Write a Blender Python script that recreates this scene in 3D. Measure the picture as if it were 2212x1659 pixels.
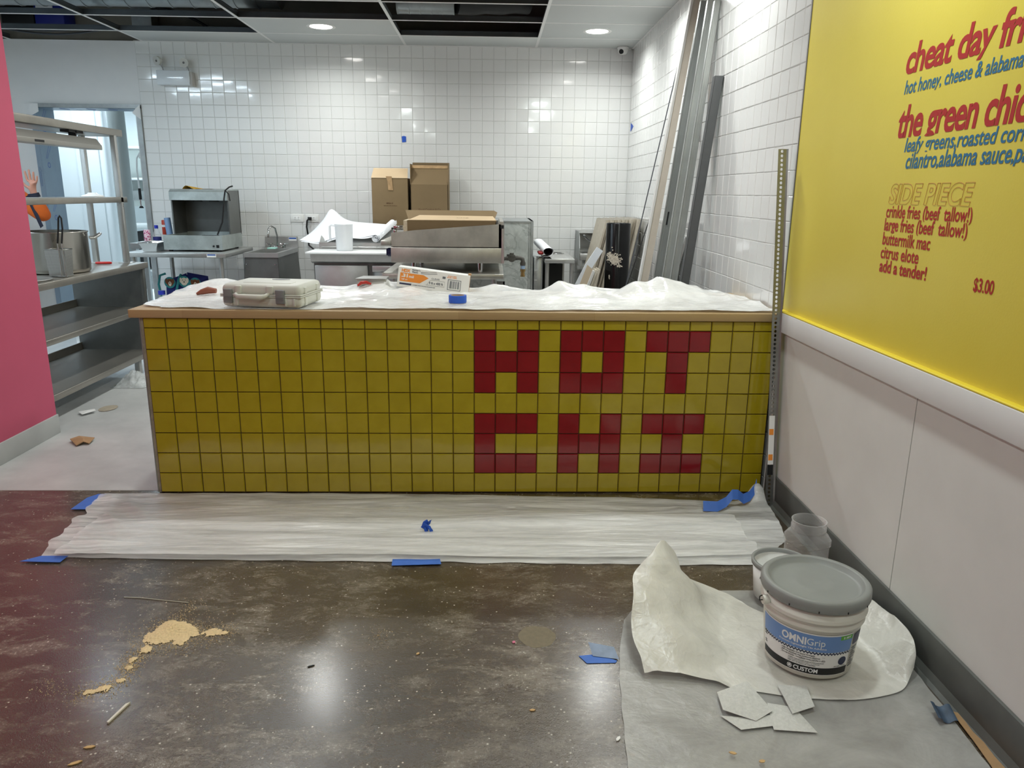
import bpy, bmesh, math, random
from mathutils import Vector as V, Matrix, noise

for o in list(bpy.data.objects):
    bpy.data.objects.remove(o)
S = bpy.context.scene
COL = S.collection
random.seed(11)
PI = math.pi

# ------------------------------------------------------------------ camera
cam_data = bpy.data.cameras.new('camera')
cam = bpy.data.objects.new('camera', cam_data)
COL.objects.link(cam)
pitch, roll, yaw = .2482, .0113, .0289
f = V((math.sin(yaw), math.cos(yaw), 0)); r = V((math.cos(yaw), -math.sin(yaw), 0)); u = V((0, 0, 1))
f, u = math.cos(pitch) * f - math.sin(pitch) * u, math.sin(pitch) * f + math.cos(pitch) * u
r, u = math.cos(roll) * r + math.sin(roll) * u, -math.sin(roll) * r + math.cos(roll) * u
cam.matrix_world = Matrix(((r.x, u.x, -f.x, 0), (r.y, u.y, -f.y, -3.423), (r.z, u.z, -f.z, 1.4127), (0, 0, 0, 1)))
cam_data.sensor_width = 36
cam_data.sensor_fit = 'HORIZONTAL'
cam_data.lens = 1633.77 / 2212 * 36
cam_data.clip_start = .05
S.camera = cam
S.view_settings.view_transform = 'Standard'
S.view_settings.look = 'None'
S.view_settings.gamma = 1
S.view_settings.use_curve_mapping = False
S.view_settings.exposure = 0.0

# ------------------------------------------------------------------ world
W = bpy.data.worlds.new('world'); S.world = W; W.use_nodes = True
W.node_tree.nodes['Background'].inputs[0].default_value = (.75, .82, .9, 1)
W.node_tree.nodes['Background'].inputs[1].default_value = .12

# ------------------------------------------------------------------ mesh builder
class MB:
    def __init__(s):
        s.v = []; s.f = []; s.m = []; s.sm = []; s.mi = 0; s.xf = None
    def add(s, vs, fs, smooth=False):
        n = len(s.v)
        for p in vs:
            p = V(p)
            if s.xf is not None: p = s.xf @ p
            s.v.append(p)
        for q in fs:
            s.f.append([n + i for i in q]); s.m.append(s.mi); s.sm.append(smooth)
        return s
    def box(s, a, b, bev=0, seg=2):
        x0, y0, z0 = a; x1, y1, z1 = b
        x0, x1 = min(x0, x1), max(x0, x1); y0, y1 = min(y0, y1), max(y0, y1); z0, z1 = min(z0, z1), max(z0, z1)
        vs = [(x0, y0, z0), (x1, y0, z0), (x1, y1, z0), (x0, y1, z0), (x0, y0, z1), (x1, y0, z1), (x1, y1, z1), (x0, y1, z1)]
        fs = [(0, 3, 2, 1), (4, 5, 6, 7), (0, 1, 5, 4), (1, 2, 6, 5), (2, 3, 7, 6), (3, 0, 4, 7)]
        if bev <= 0: return s.add(vs, fs)
        return s.bevel(vs, fs, bev, seg)
    def bevel(s, vs, fs, bev, seg=2):
        bm = bmesh.new()
        bv = [bm.verts.new(p) for p in vs]
        for q in fs: bm.faces.new([bv[i] for i in q])
        bmesh.ops.bevel(bm, geom=bm.edges[:], offset=bev, segments=seg, affect='EDGES', profile=.5)
        bm.verts.index_update()
        s.add([v.co.copy() for v in bm.verts], [[v.index for v in q.verts] for q in bm.faces], True)
        bm.free(); return s
    def cyl(s, p0, p1, r0, r1=None, n=20, caps=True):
        p0 = V(p0); p1 = V(p1); r1 = r0 if r1 is None else r1
        a = (p1 - p0).normalized()
        t = a.orthogonal().normalized(); b = a.cross(t)
        vs = []
        for p, rr in ((p0, r0), (p1, r1)):
            for i in range(n):
                w = 2 * PI * i / n
                vs.append(p + (t * math.cos(w) + b * math.sin(w)) * rr)
        s.add(vs, [(i, (i + 1) % n, n + (i + 1) % n, n + i) for i in range(n)], True)
        if caps:
            s.add(vs[:n], [list(range(n))[::-1]]); s.add(vs[n:], [list(range(n))])
        return s
    def tube(s, pts, rad, n=8, closed=False, caps=True):
        pts = [V(p) for p in pts]; m = len(pts)
        tan = []
        for i in range(m):
            a = pts[(i - 1) % m] if closed or i else pts[0]
            b = pts[(i + 1) % m] if closed or i < m - 1 else pts[-1]
            tan.append((b - a).normalized())
        up = tan[0].orthogonal().normalized(); vs = []
        for i in range(m):
            up = (up - tan[i] * up.dot(tan[i])).normalized(); b = tan[i].cross(up)
            rr = rad[i] if isinstance(rad, (list, tuple)) else rad
            for k in range(n):
                w = 2 * PI * k / n
                vs.append(pts[i] + (up * math.cos(w) + b * math.sin(w)) * rr)
        fs = []
        for i in range(m if closed else m - 1):
            j = (i + 1) % m
            for k in range(n):
                fs.append((i * n + k, i * n + (k + 1) % n, j * n + (k + 1) % n, j * n + k))
        s.add(vs, fs, True)
        if caps and not closed:
            s.add(vs[:n], [list(range(n))[::-1]]); s.add(vs[-n:], [list(range(n))])
        return s
    def lathe(s, prof, c=(0, 0, 0), n=32, sx=1, sy=1):
        c = V(c); vs = []
        for rr, z in prof:
            for i in range(n):
                w = 2 * PI * i / n
                vs.append(c + V((rr * sx * math.cos(w), rr * sy * math.sin(w), z)))
        fs = []
        for j in range(len(prof) - 1):
            for i in range(n):
                fs.append((j * n + i, j * n + (i + 1) % n, (j + 1) * n + (i + 1) % n, (j + 1) * n + i))
        s.add(vs, fs, True); return s
    def prism(s, poly, d, bev=0):
        """poly: 3-D outline points, d: extrusion vector"""
        d = V(d); n = len(poly); vs = [V(p) for p in poly] + [V(p) + d for p in poly]
        fs = [list(range(n))[::-1], list(range(n, 2 * n))] + [(i, (i + 1) % n, n + (i + 1) % n, n + i) for i in range(n)]
        if bev: return s.bevel(vs, fs, bev)
        return s.add(vs, fs)
    def grid(s, nu, nv, fn, smooth=True):
        vs = [fn(i / nu, j / nv) for j in range(nv + 1) for i in range(nu + 1)]
        fs = [(j * (nu + 1) + i, j * (nu + 1) + i + 1, (j + 1) * (nu + 1) + i + 1, (j + 1) * (nu + 1) + i) for j in range(nv) for i in range(nu)]
        return s.add(vs, fs, smooth)

def world_loc(o):
    p = V((0, 0, 0))
    while o is not None:
        p = p + o.location; o = o.parent
    return p

def build(name, mb, mats, parent=None, loc=None, fixn=True):
    """link the collected geometry as ONE mesh object (coordinates given in the world, parents unrotated)"""
    if not isinstance(mats, (list, tuple)): mats = [mats]
    me = bpy.data.meshes.new(name)
    o = bpy.data.objects.new(name, me); COL.objects.link(o)
    off = world_loc(parent) if parent is not None else V((0, 0, 0))
    if parent is not None:
        o.parent = parent
        if loc is not None: o.location = V(loc) - off; off = V(loc)
    elif loc is not None:
        o.location = loc; off = V(loc)
    me.from_pydata([tuple(p - off) for p in mb.v], [], mb.f)
    for m_ in mats: me.materials.append(m_)
    me.polygons.foreach_set('material_index', mb.m)
    me.polygons.foreach_set('use_smooth', mb.sm)
    me.update()
    if fixn:
        bm = bmesh.new(); bm.from_mesh(me)
        bmesh.ops.recalc_face_normals(bm, faces=bm.faces[:]); bm.to_mesh(me); bm.free()
    return o

def tag(o, label, cat, group=None, kind=None):
    if label: o['label'] = label
    if cat: o['category'] = cat
    if group: o['group'] = group
    if kind: o['kind'] = kind
    return o

def thing(name, label, cat, loc, group=None):
    o = bpy.data.objects.new(name, None); COL.objects.link(o)
    o.location = loc; o.empty_display_size = .1
    return tag(o, label, cat, group)

def solo(name, mb, mats, label, cat, group=None, kind=None):
    lo = V([min(p[i] for p in mb.v) for i in range(3)]); hi = V([max(p[i] for p in mb.v) for i in range(3)])
    return tag(build(name, mb, mats, None, ((lo.x + hi.x) / 2, (lo.y + hi.y) / 2, lo.z)), label, cat, group, kind)

def struct(name, mb, mats, label=None):
    o = build(name, mb, mats); o['kind'] = 'structure'
    if label: o['label'] = label
    return o

def copy_tree(o, parent=None):
    c = o.copy(); COL.objects.link(c); c.parent = parent
    for ch in list(o.children): copy_tree(ch, c)
    return c

def lab(o, text):
    o['label'] = text; return o

# ------------------------------------------------------------------ materials
def srgb(r_, g_, b_):
    return tuple(((c / 255) / 12.92 if c / 255 < .04045 else ((c / 255 + .055) / 1.055) ** 2.4) for c in (r_, g_, b_))
MATS = {}
class NT:
    def __init__(s, name):
        s.mat = bpy.data.materials.new(name); s.mat.use_nodes = True
        s.t = s.mat.node_tree; s.b = s.t.nodes['Principled BSDF']; s.out = s.t.nodes['Material Output']
        s.tc = s.t.nodes.new('ShaderNodeTexCoord')
    def n(s, kind, **kw):
        nd = s.t.nodes.new('ShaderNode' + kind)
        for k, v in kw.items():
            if hasattr(nd, k) and k not in nd.inputs: setattr(nd, k, v)
            else: s.put(nd.inputs[k], v)
        return nd
    def put(s, sock, v):
        if hasattr(v, 'is_output'): s.t.links.new(v, sock)
        elif isinstance(v, tuple) and len(v) == 3 and sock.type == 'RGBA': sock.default_value = (*v, 1)
        else: sock.default_value = v
    def set(s, **kw):
        for k, v in kw.items(): s.put(s.b.inputs[k.replace('_', ' ')], v)
    def vec(s, scale=(1, 1, 1), rot=(0, 0, 0)):
        m = s.n('Mapping'); s.t.links.new(s.tc.outputs['Object'], m.inputs['Vector'])
        m.inputs['Scale'].default_value = scale; m.inputs['Rotation'].default_value = rot
        return m.outputs[0]
    def noise(s, scale, detail=4, vec=None, rough=.55, dist=0):
        nd = s.n('TexNoise'); nd.inputs['Scale'].default_value = scale; nd.inputs['Detail'].default_value = detail
        nd.inputs['Roughness'].default_value = rough; nd.inputs['Distortion'].default_value = dist
        s.t.links.new(vec or s.vec(), nd.inputs['Vector']); return nd.outputs['Fac']
    def ramp(s, fac, stops):
        nd = s.n('ValToRGB'); s.t.links.new(fac, nd.inputs[0]); e = nd.color_ramp.elements
        while len(e) > 1: e.remove(e[-1])
        for i, (p, c) in enumerate(stops):
            if not isinstance(c, tuple): c = (c, c, c)
            if i == 0: e[0].position = p; e[0].color = (*c, 1)
            else: q = e.new(p); q.color = (*c, 1)
        return nd.outputs[0]
    def mix(s, fac, a, b):
        nd = s.n('Mix', data_type='RGBA'); s.put(nd.inputs[0], fac)
        s.put(nd.inputs[6], a); s.put(nd.inputs[7], b); return nd.outputs[2]
    def math(s, op, a, b=0.):
        nd = s.n('Math', operation=op); s.put(nd.inputs[0], a); s.put(nd.inputs[1], b); return nd.outputs[0]
    def bump(s, h, strength=.2, dist=.01):
        nd = s.n('Bump'); nd.inputs['Strength'].default_value = strength; nd.inputs['Distance'].default_value = dist
        s.t.links.new(h, nd.inputs['Height']); s.t.links.new(nd.outputs[0], s.b.inputs['Normal'])

def mat(name, c, rough=.5, metal=0, var=0, vs=6, bump=0, bs=60, coat=0, alpha=1, trans=0, ior=1.45, spec=.5, emit=0):
    if name in MATS: return MATS[name]
    t = NT(name); c = srgb(*c)
    t.set(Base_Color=c, Roughness=rough, Metallic=metal, IOR=ior)
    t.b.inputs['Specular IOR Level'].default_value = spec
    if var:
        fac = t.noise(vs, 5)
        t.put(t.b.inputs['Base Color'], t.ramp(fac, [(.3, tuple(x * (1 - var) for x in c)), (.7, tuple(min(1, x * (1 + var)) for x in c))]))
    if bump: t.bump(t.noise(bs, 4), bump, .002)
    if coat: t.set(Coat_Weight=coat, Coat_Roughness=.05)
    if alpha < 1: t.set(Alpha=alpha)
    if trans: t.set(Transmission_Weight=trans)
    if emit:
        t.set(Emission_Color=c, Emission_Strength=emit)
    MATS[name] = t.mat
    return t.mat

def steel(name, c=(182, 183, 181), rough=.32, axis=0, smudge=.12):
    if name in MATS: return MATS[name]
    t = NT(name); c = srgb(*c)
    sc = [3, 3, 3]; sc[axis] = .15
    br = t.noise(60, 3, t.vec(tuple(sc)))
    sm = t.noise(4.5, 6, rough=.65)
    t.set(Metallic=.68)
    t.put(t.b.inputs['Base Color'], t.ramp(sm, [(.3, tuple(x * (1 - smudge) for x in c)), (.7, tuple(min(1, x * (1 + smudge)) for x in c))]))
    t.put(t.b.inputs['Roughness'], t.math('ADD', t.math('MULTIPLY', sm, .25), rough - .12))
    t.bump(br, .06, .001)
    MATS[name] = t.mat; return t.mat

def film(name, c=(235, 235, 235), lo=.35, hi=.9, scale=(2, 14, 6), rough=.28, bump=.35, crease=.12):
    """thin translucent plastic sheet"""
    if name in MATS: return MATS[name]
    t = NT(name); c = srgb(*c)
    a = t.noise(3, 6, t.vec(scale), .65, .6)
    b = t.noise(9, 5, t.vec(scale), .6, 1.0)
    t.set(Base_Color=c, Roughness=rough)
    t.b.inputs['Specular IOR Level'].default_value = .6
    t.put(t.b.inputs['Alpha'], t.ramp(a, [(.3, lo), (.68, hi)]))
    vo = t.n('TexVoronoi', feature='DISTANCE_TO_EDGE'); vo.inputs['Scale'].default_value = 7; t.t.links.new(t.vec(scale), vo.inputs['Vector'])
    cr = t.ramp(vo.outputs['Distance'], [(0., 1.), (.12, .35), (.5, 0.)])
    t.bump(t.math('ADD', t.math('ADD', a, t.math('MULTIPLY', b, .6)), t.math('MULTIPLY', cr, crease)), bump, .02)
    MATS[name] = t.mat; return t.mat

# ------------------------------------------------------------------ lettering
def text_mesh(body, bold=0, shear=0, outline=0, space=1.):
    cu = bpy.data.curves.new('lettering', 'FONT'); cu.body = body; cu.size = 1; cu.shear = shear
    cu.space_character = space; cu.resolution_u = 4
    if outline:
        cu.fill_mode = 'NONE'; cu.bevel_depth = outline; cu.bevel_resolution = 0; cu.offset = bold
    else:
        cu.offset = bold
    ob = bpy.data.objects.new('lettering', cu); COL.objects.link(ob)
    bpy.context.view_layer.update()
    dg = bpy.context.evaluated_depsgraph_get()
    me = bpy.data.meshes.new_from_object(ob.evaluated_get(dg))
    vs = [v.co.copy() for v in me.vertices]; fs = [list(p.vertices) for p in me.polygons]
    bpy.data.objects.remove(ob); bpy.data.curves.remove(cu); bpy.data.meshes.remove(me)
    return vs, fs
def text_fit(mb, body, fn, w, h=None, bold=.02, shear=0, outline=0, space=1., desc=1.):
    """add lettering scaled to w x h; fn(u, v, d) places it"""
    vs, fs = text_mesh(body, bold, shear, outline, space)
    if not vs: return
    for v in vs:
        if v.y < 0 and desc < 1: v.y *= desc
    x0 = min(v.x for v in vs); x1 = max(v.x for v in vs); y0 = min(v.y for v in vs); y1 = max(v.y for v in vs)
    kx = w / (x1 - x0); ky = h / (y1 - y0) if h else kx
    mb.add([fn((v.x - x0) * kx, (v.y - y0) * ky, (v.z * kx if outline else 0)) for v in vs], fs)

def fbm(x, y, z=0, o=4, lac=2.1, g=.5):
    a = 1; t = 0
    for i in range(o):
        t += a * noise.noise(V((x, y, z + i * 7.3))); x *= lac; y *= lac; a *= g
    return t
def ridge(x, y, z=0, o=4, lac=2., g=.55):
    a = 1; t = 0
    for i in range(o):
        t += a * (1 - 2.2 * abs(noise.noise(V((x, y, z + i * 5.1))))); x *= lac; y *= lac; a *= g
    return t
_FC = {}
def folds(x, y, seed=0, n=7, lo=3., hi=9., ang=0., spread=PI, mask=2.2):
    """sharp straight creases: triangle waves in random directions, each fading in and out"""
    if (seed, n) not in _FC:
        q = random.Random(seed); _FC[(seed, n)] = [(ang + (q.random() - .5) * spread, lo + (hi - lo) * q.random() ** 1.5, q.random() * 9, q.random() * 50) for _ in range(n)]
    t = 0
    for a, fr, ph, ms in _FC[(seed, n)]:
        d = (x * math.cos(a) + y * math.sin(a)) * fr + ph + .5 * noise.noise(V((x * 1.7, y * 1.7, ms)))
        w = abs((d % 1) - .5) * 2
        k = noise.noise(V((x * mask, y * mask, ms + 3))) * .8 + .45
        if k > 0: t += (1 - w) ** 2.2 * k / fr * lo
    return t / n * 2.2
def sstep(a, b, x):
    t = max(0, min(1, (x - a) / (b - a))); return t * t * (3 - 2 * t)
def lerp_poly(pts, t):
    """piecewise-linear through (key, value...) tuples"""
    if t <= pts[0][0]: return pts[0][1]
    for a, b in zip(pts, pts[1:]):
        if t <= b[0]:
            k = (t - a[0]) / (b[0] - a[0]); return a[1] + (b[1] - a[1]) * k
    return pts[-1][1]
# ------------------------------------------------------------------ lights in the ceiling
white_paint = mat('white_paint', (226, 227, 226), .55, var=.02, bump=.05, bs=180)
lamp_trim = mat('lamp_trim', (235, 235, 232), .4)
def downlight(x, y, label, watts, colour=(.97, 1, .975), group=None, z=2.743, glow=14):
    t = thing('ceiling_light', label, 'ceiling light', (x, y, z), group)
    m = MB(); m.lathe([(.092, -.001), (.118, -.004), (.122, -.001), (.122, .001)], (x, y, z), 40); build('trim_ring', m, lamp_trim, t)
    m = MB(); m.lathe([(0.0001, -.003), (.05, -.003), (.092, -.002)], (x, y, z), 40)
    k = 'lens_' + str(glow)
    if k not in MATS:
        nt = NT(k); nt.set(Base_Color=(.8, .8, .78), Emission_Color=(1, .97, .92), Emission_Strength=float(glow)); MATS[k] = nt.mat
    build('lens', m, MATS[k], t)
    L = bpy.data.lights.new('lamp_light', 'AREA'); L.shape = 'DISK'; L.size = .17; L.spread = 2.75 if group is None else PI; L.energy = watts; L.color = colour
    lo = bpy.data.objects.new('lamp_light', L); COL.objects.link(lo); lo.parent = t; lo.location = (0, 0, -.012)
    return t
downlight(-1.437, 3.505, 'lit round downlight in the white ceiling panel over the heat lamp station and boxes', 13)
downlight(.889, 3.505, 'lit round downlight in the ceiling close to the dome camera', 13)
downlight(.93, 2.285, 'round downlight cut by the top edge of the frame above the leaning lumber', 13)
downlight(-1.437, 2.285, 'round kitchen downlight left, above the frame, second row from the tiled back wall', 13)
downlight(.87, .75, 'round kitchen downlight right, above the frame, near the counter', 13)
downlight(-1.437, .75, 'round kitchen downlight left, above the frame, near the counter', 13)
for x, y in ((-1.44, -1.9), (.80, -1.1), (-1.44, -4.2), (.80, -3.4)):
    downlight(x, y, 'round downlight over the customer floor, out of frame behind the viewer', 15, (.90, 1, .97), 'customer area downlights')
def tubelight(x, y, L_, label, watts):
    t = thing('tube_light', label, 'ceiling light', (x, y, 2.70))
    m = MB(); m.box((x - L_ / 2, y - .06, 2.70), (x + L_ / 2, y + .06, 2.735), .008); build('housing', m, lamp_trim, t)
    if 'tube' not in MATS:
        nt = NT('tube'); nt.set(Base_Color=(.8, .85, .9), Emission_Color=(.75, .9, 1), Emission_Strength=9.); MATS['tube'] = nt.mat
    m = MB(); m.cyl((x - L_ / 2 + .02, y, 2.70), (x + L_ / 2 - .02, y, 2.70), .012, n=12); build('tube', m, MATS['tube'], t)
    L = bpy.data.lights.new('lamp_light', 'AREA'); L.shape = 'RECTANGLE'; L.size = L_; L.size_y = .1; L.energy = watts; L.color = (.72, .88, 1)
    lo = bpy.data.objects.new('lamp_light', L); COL.objects.link(lo); lo.parent = t; lo.location = (0, 0, -.02)
tubelight(-3.6, 2.2, 1.0, 'cool tube light above the steel shelving, over the frame', 24)
tubelight(-3.75, 1.18, 1.0, 'second cool tube light above the steel shelving, nearer the pink wall', 24)
tubelight(-4.6, 5.2, 1.2, 'cool tube light inside the back room near the doorway', 34)
tubelight(-4.7, 7.5, 1.2, 'cool tube light inside the back room over the far sink', 150)  # unseen lamp added to lift the dark far part of the back room

# ------------------------------------------------------------------ floors
def floor_mat():
    t = NT('stained_concrete')
    big = t.noise(1.3, 8, rough=.62, dist=.4); mid = t.noise(5, 8, rough=.7, dist=1.2)
    base = t.ramp(big, [(.25, srgb(44, 37, 30)), (.5, srgb(70, 59, 45)), (.75, srgb(92, 79, 58))])
    base = t.mix(t.math('MULTIPLY', t.ramp(mid, [(.5, 0.), (.75, 1.)]), .35), base, srgb(120, 108, 90))
    # scuffed plaster dust: smears, patches and specks
    smear = t.noise(4.5, 12, t.vec((1.1, 2.2, 1), (0, 0, .45)), .8, .35)
    smear = t.ramp(smear, [(.49, 0.), (.57, .5), (.67, .95)])
    patch = t.ramp(t.noise(1.5, 5, rough=.6), [(.36, .05), (.56, 1.)])
    fine = t.ramp(t.noise(95, 3, rough=.75), [(.54, 0.), (.64, 1.)])
    dust = t.math('MULTIPLY', smear, t.math('ADD', t.math('MULTIPLY', fine, .65), .35))
    dust = t.math('MULTIPLY', dust, t.math('ADD', patch, .15))
    vo = t.n('TexVoronoi'); vo.inputs['Scale'].default_value = 42; t.t.links.new(t.vec(), vo.inputs['Vector'])
    speck = t.ramp(vo.outputs['Distance'], [(.07, 1.), (.15, 0.)])
    keep = t.ramp(t.noise(9, 2), [(.44, 0.), (.56, 1.)])
    speck = t.math('MULTIPLY', speck, keep)
    vo2 = t.n('TexVoronoi'); vo2.inputs['Scale'].default_value = 150; t.t.links.new(t.vec(), vo2.inputs['Vector'])
    sp2 = t.math('MULTIPLY', t.ramp(vo2.outputs['Distance'], [(.1, 1.), (.2, 0.)]), t.ramp(t.noise(14, 5), [(.56, 0.), (.68, 1.)]))
    d = t.math('MINIMUM', t.math('ADD', t.math('ADD', dust, speck), t.math('MULTIPLY', sp2, .7)), 1.)
    t.put(t.b.inputs['Base Color'], t.mix(d, base, srgb(196, 186, 168)))
    rg = t.math('ADD', t.math('MULTIPLY', mid, .16), .13)
    t.put(t.b.inputs['Roughness'], t.math('MAXIMUM', rg, t.math('MULTIPLY', d, .5)))
    h = t.math('ADD', t.noise(230, 2), t.math('MULTIPLY', t.noise(95, 2), .7))
    t.bump(h, .55, .003); t.b.inputs['Specular IOR Level'].default_value = .8; t.set(Coat_Weight=.7, Coat_Roughness=.2)
    return t.mat
def kitchen_floor_mat():
    t = NT('grey_epoxy')
    b = t.noise(2.2, 8, rough=.65)
    base = t.ramp(b, [(.3, srgb(176, 178, 177)), (.7, srgb(206, 207, 205))])
    dirt = t.math('MULTIPLY', t.ramp(t.noise(30, 6, t.vec((1, 1.6, 1), (0, 0, .6)), .75), [(.6, 0.), (.72, 1.)]), t.ramp(t.noise(2.5, 3), [(.5, 0.), (.68, 1.)]))
    t.put(t.b.inputs['Base Color'], t.mix(t.math('MULTIPLY', dirt, .55), base, srgb(120, 108, 92)))
    t.set(Roughness=.42); t.bump(t.noise(160, 2), .08, .002)
    return t.mat
FLOOR = floor_mat(); KFLOOR = kitchen_floor_mat()
m = MB(); m.box((-2.7, -7, -.1), (1.45, .03, 0)); struct('floor', m, FLOOR, 'dark stained concrete floor dusted with white plaster')
m = MB(); m.box((-6.5, .03, -.1), (1.45, 4.42, .001)); m.box((-6.5, 4.42, -.1), (-1.5, 9.5, .001)); struct('floor', m, KFLOOR, 'pale grey kitchen floor')

# ------------------------------------------------------------------ walls
grout = mat('grout', (188, 188, 184), .8)
def tile_material():
    t = NT('white_tile'); t.set(Base_Color=srgb(228, 229, 227), Roughness=.1, Coat_Weight=.4, Coat_Roughness=.04)
    t.bump(t.noise(9, 2), .06, .01); return t.mat
WT = tile_material()
TP = .1111
def tile_field(m, us, vs_, fn, gap=.0022, rise=.0028, bev=.003, tilt=.006, mi=None):
    for j in range(len(vs_) - 1):
        for i in range(len(us) - 1):
            a, b = us[i] + gap / 2, us[i + 1] - gap / 2; c, d = vs_[j] + gap / 2, vs_[j + 1] - gap / 2
            tu, tv = random.gauss(0, tilt), random.gauss(0, tilt); cu, cv = (a + b) / 2, (c + d) / 2
            h = lambda x, y: rise + (x - cu) * tu + (y - cv) * tv
            k = min(bev, (b - a) / 3, (d - c) / 3)
            o = [(a, c), (b, c), (b, d), (a, d)]; q = [(a + k, c + k), (b - k, c + k), (b - k, d - k), (a + k, d - k)]
            if mi: m.mi = mi(i, j)
            m.add([fn(x, y, 0) for x, y in o] + [fn(x, y, h(x, y)) for x, y in q], [(4, 5, 6, 7), (0, 1, 5, 4), (1, 2, 6, 5), (2, 3, 7, 6), (3, 0, 4, 7)])
rows = sorted([2.743 - k * TP for k in range(25)] + [0])
m = MB(); m.box((-3.336, 4.288, 0), (1.47, 4.42, 2.743))
m.mi = 1
cols = [-3.336] + [-3.318 + k * TP for k in range(1, 42)] + [1.3377]
tile_field(m, cols, rows, lambda x, z, h: (x, 4.288 - h, z))
struct('wall_back', m, [grout, WT], 'white square tiled back wall')
m = MB(); m.box((1.3377, .0, 0), (1.47, 4.42, 2.743))
m.mi = 1
cols = sorted([4.285 - k * TP for k in range(39)] + [.004])
tile_field(m, cols, rows, lambda y, z, h: (1.3377 - h, y, z))
struct('wall_right', m, [grout, WT], 'white tiled side wall of the kitchen')
# plain wall left of the tiles, with the doorway opening
m = MB()
DX0, DX1, DZ = -4.335, -3.365, 2.165
m.box((-6.5, 4.288, 0), (DX0, 4.56, 2.743)); m.box((DX1, 4.288, 0), (-3.336, 4.56, 2.743)); m.box((DX0, 4.288, DZ), (DX1, 4.56, 2.743))
struct('wall_back', m, white_paint, 'plain white wall left of the tiles')
# steel door lining still in its blue printed film
STEEL = steel('brushed_steel'); STEELV = steel('brushed_steel_vertical', axis=2); GALV = steel('galvanised', (162, 166, 166), .42, smudge=.25)
filmed = mat('grey_blue_film', (132, 150, 166), .38, var=.05)
blue_ink = mat('blue_ink', (84, 104, 164), .5)
t = thing('door_frame', 'steel door lining in grey blue protective film around the back room opening', 'door frame', ((DX0 + DX1) / 2, 4.35, 0))
m = MB(); m.box((DX0, 4.262, 0), (DX0 + .02, 4.57, DZ)); build('jamb', m, filmed, t)
m = MB(); m.box((DX0 - .03, 4.26, 0), (DX0 + .012, 4.288, DZ - .05)); build('casing', m, filmed, t)
m = MB(); m.box((DX1 - .02, 4.262, 0), (DX1, 4.57, DZ)); build('jamb', m, STEELV, t)
m = MB(); m.box((DX1 - .012, 4.26, 0), (DX1 + .03, 4.284, DZ)); build('casing', m, GALV, t)
m = MB(); m.box((DX0 + .02, 4.262, DZ - .02), (DX1 - .02, 4.57, DZ)); h_ = build('head', m, filmed, t)
m = MB(); m.box((DX0 - .03, 4.258, DZ - .02), (DX1 + .03, 4.288, DZ + .015)); build('head_casing', m, GALV, t)
m = MB(); m.prism([(DX0 - .03, 4.255, DZ + .015), (DX0 + .05, 4.255, DZ + .012), (DX0 + .05, 4.255, DZ - .06), (DX0 - .03, 4.255, DZ - .1)], (0, .004, 0)); build('corner_plate', m, white_paint, t)
m = MB(); m.prism([(DX1 + .03, 4.255, DZ + .015), (DX1 - .05, 4.255, DZ - .06), (DX1 + .03, 4.255, DZ - .12)], (0, .004, 0)); build('corner_plate', m, white_paint, t)
m = MB()
for x in (-4.12, -3.87, -3.66):
    m.lathe([(.026, 0), (.036, 0), (.036, -.0006), (.026, -.0006)], (x, 4.41, DZ - .0205), 24, 1, 1.9)
    for a in (-.012, .010): m.box((x + a - .003, 4.375, DZ - .0212), (x + a + .003, 4.445, DZ - .0205))
for x in (-4.02, -3.56): m.box((x, 4.30, DZ - .021), (x + .008, 4.55, DZ - .0205))
for z in (.55, 1.12, 1.62, 1.95):
    for i in range(16):
        w, w2 = 2 * PI * i / 16, 2 * PI * (i + 1) / 16
        m.add([(DX0 + .0206, 4.37 + .026 * math.cos(w), z + .026 * math.sin(w)), (DX0 + .0206, 4.37 + .026 * math.cos(w2), z + .026 * math.sin(w2)), (DX0 + .0206, 4.37 + .018 * math.cos(w2), z + .018 * math.sin(w2)), (DX0 + .0206, 4.37 + .018 * math.cos(w), z + .018 * math.sin(w))], [(0, 1, 2, 3)])
    for k, dy in ((0, 0), (1, .02)):
        m.add([(DX0 + .0206, 4.33 + dy, z + .06), (DX0 + .0206, 4.336 + dy, z + .06), (DX0 + .0206, 4.42 + dy, z + .21 - k * .03), (DX0 + .0206, 4.414 + dy, z + .21 - k * .03)], [(0, 1, 2, 3)])
ax = DX0 - .012
m.tube([(ax - .006, 4.2595, 1.42), (ax - .006, 4.2595, 1.56), (ax - .014, 4.2595, 1.56), (ax, 4.2595, 1.6), (ax + .014, 4.2595, 1.56), (ax + .006, 4.2595, 1.56), (ax + .006, 4.2595, 1.42)], .0012, 5, True)
build('film_print', m, blue_ink, t)

# left side of the kitchen and the pink customer wall
m = MB(); m.box((-5.0, .6, 0), (-4.9, 4.288, 2.743)); struct('wall_left', m, white_paint)
m = MB(); m.box((-4.9, .55, 0), (-2.67, .65, 2.743)); struct('wall_left', m, white_paint)
pink = mat('pink_paint', (196, 84, 112), .55, var=.015, bump=.06, bs=150)
m = MB(); m.box((-2.67, -7, 0), (-2.56, .925, 3.5)); struct('wall_left', m, pink, 'bright pink customer wall')
grey_base = mat('pale_base', (176, 178, 176), .5, var=.05)
m = MB(); m.box((-2.66, -7, 0), (-2.552, .932, .115), .003); struct('baseboard_left', m, grey_base)
m = MB(); m.box((-2.67, -7.1, 0), (1.47, -7, 3.0)); struct('wall_front', m, white_paint)

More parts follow.
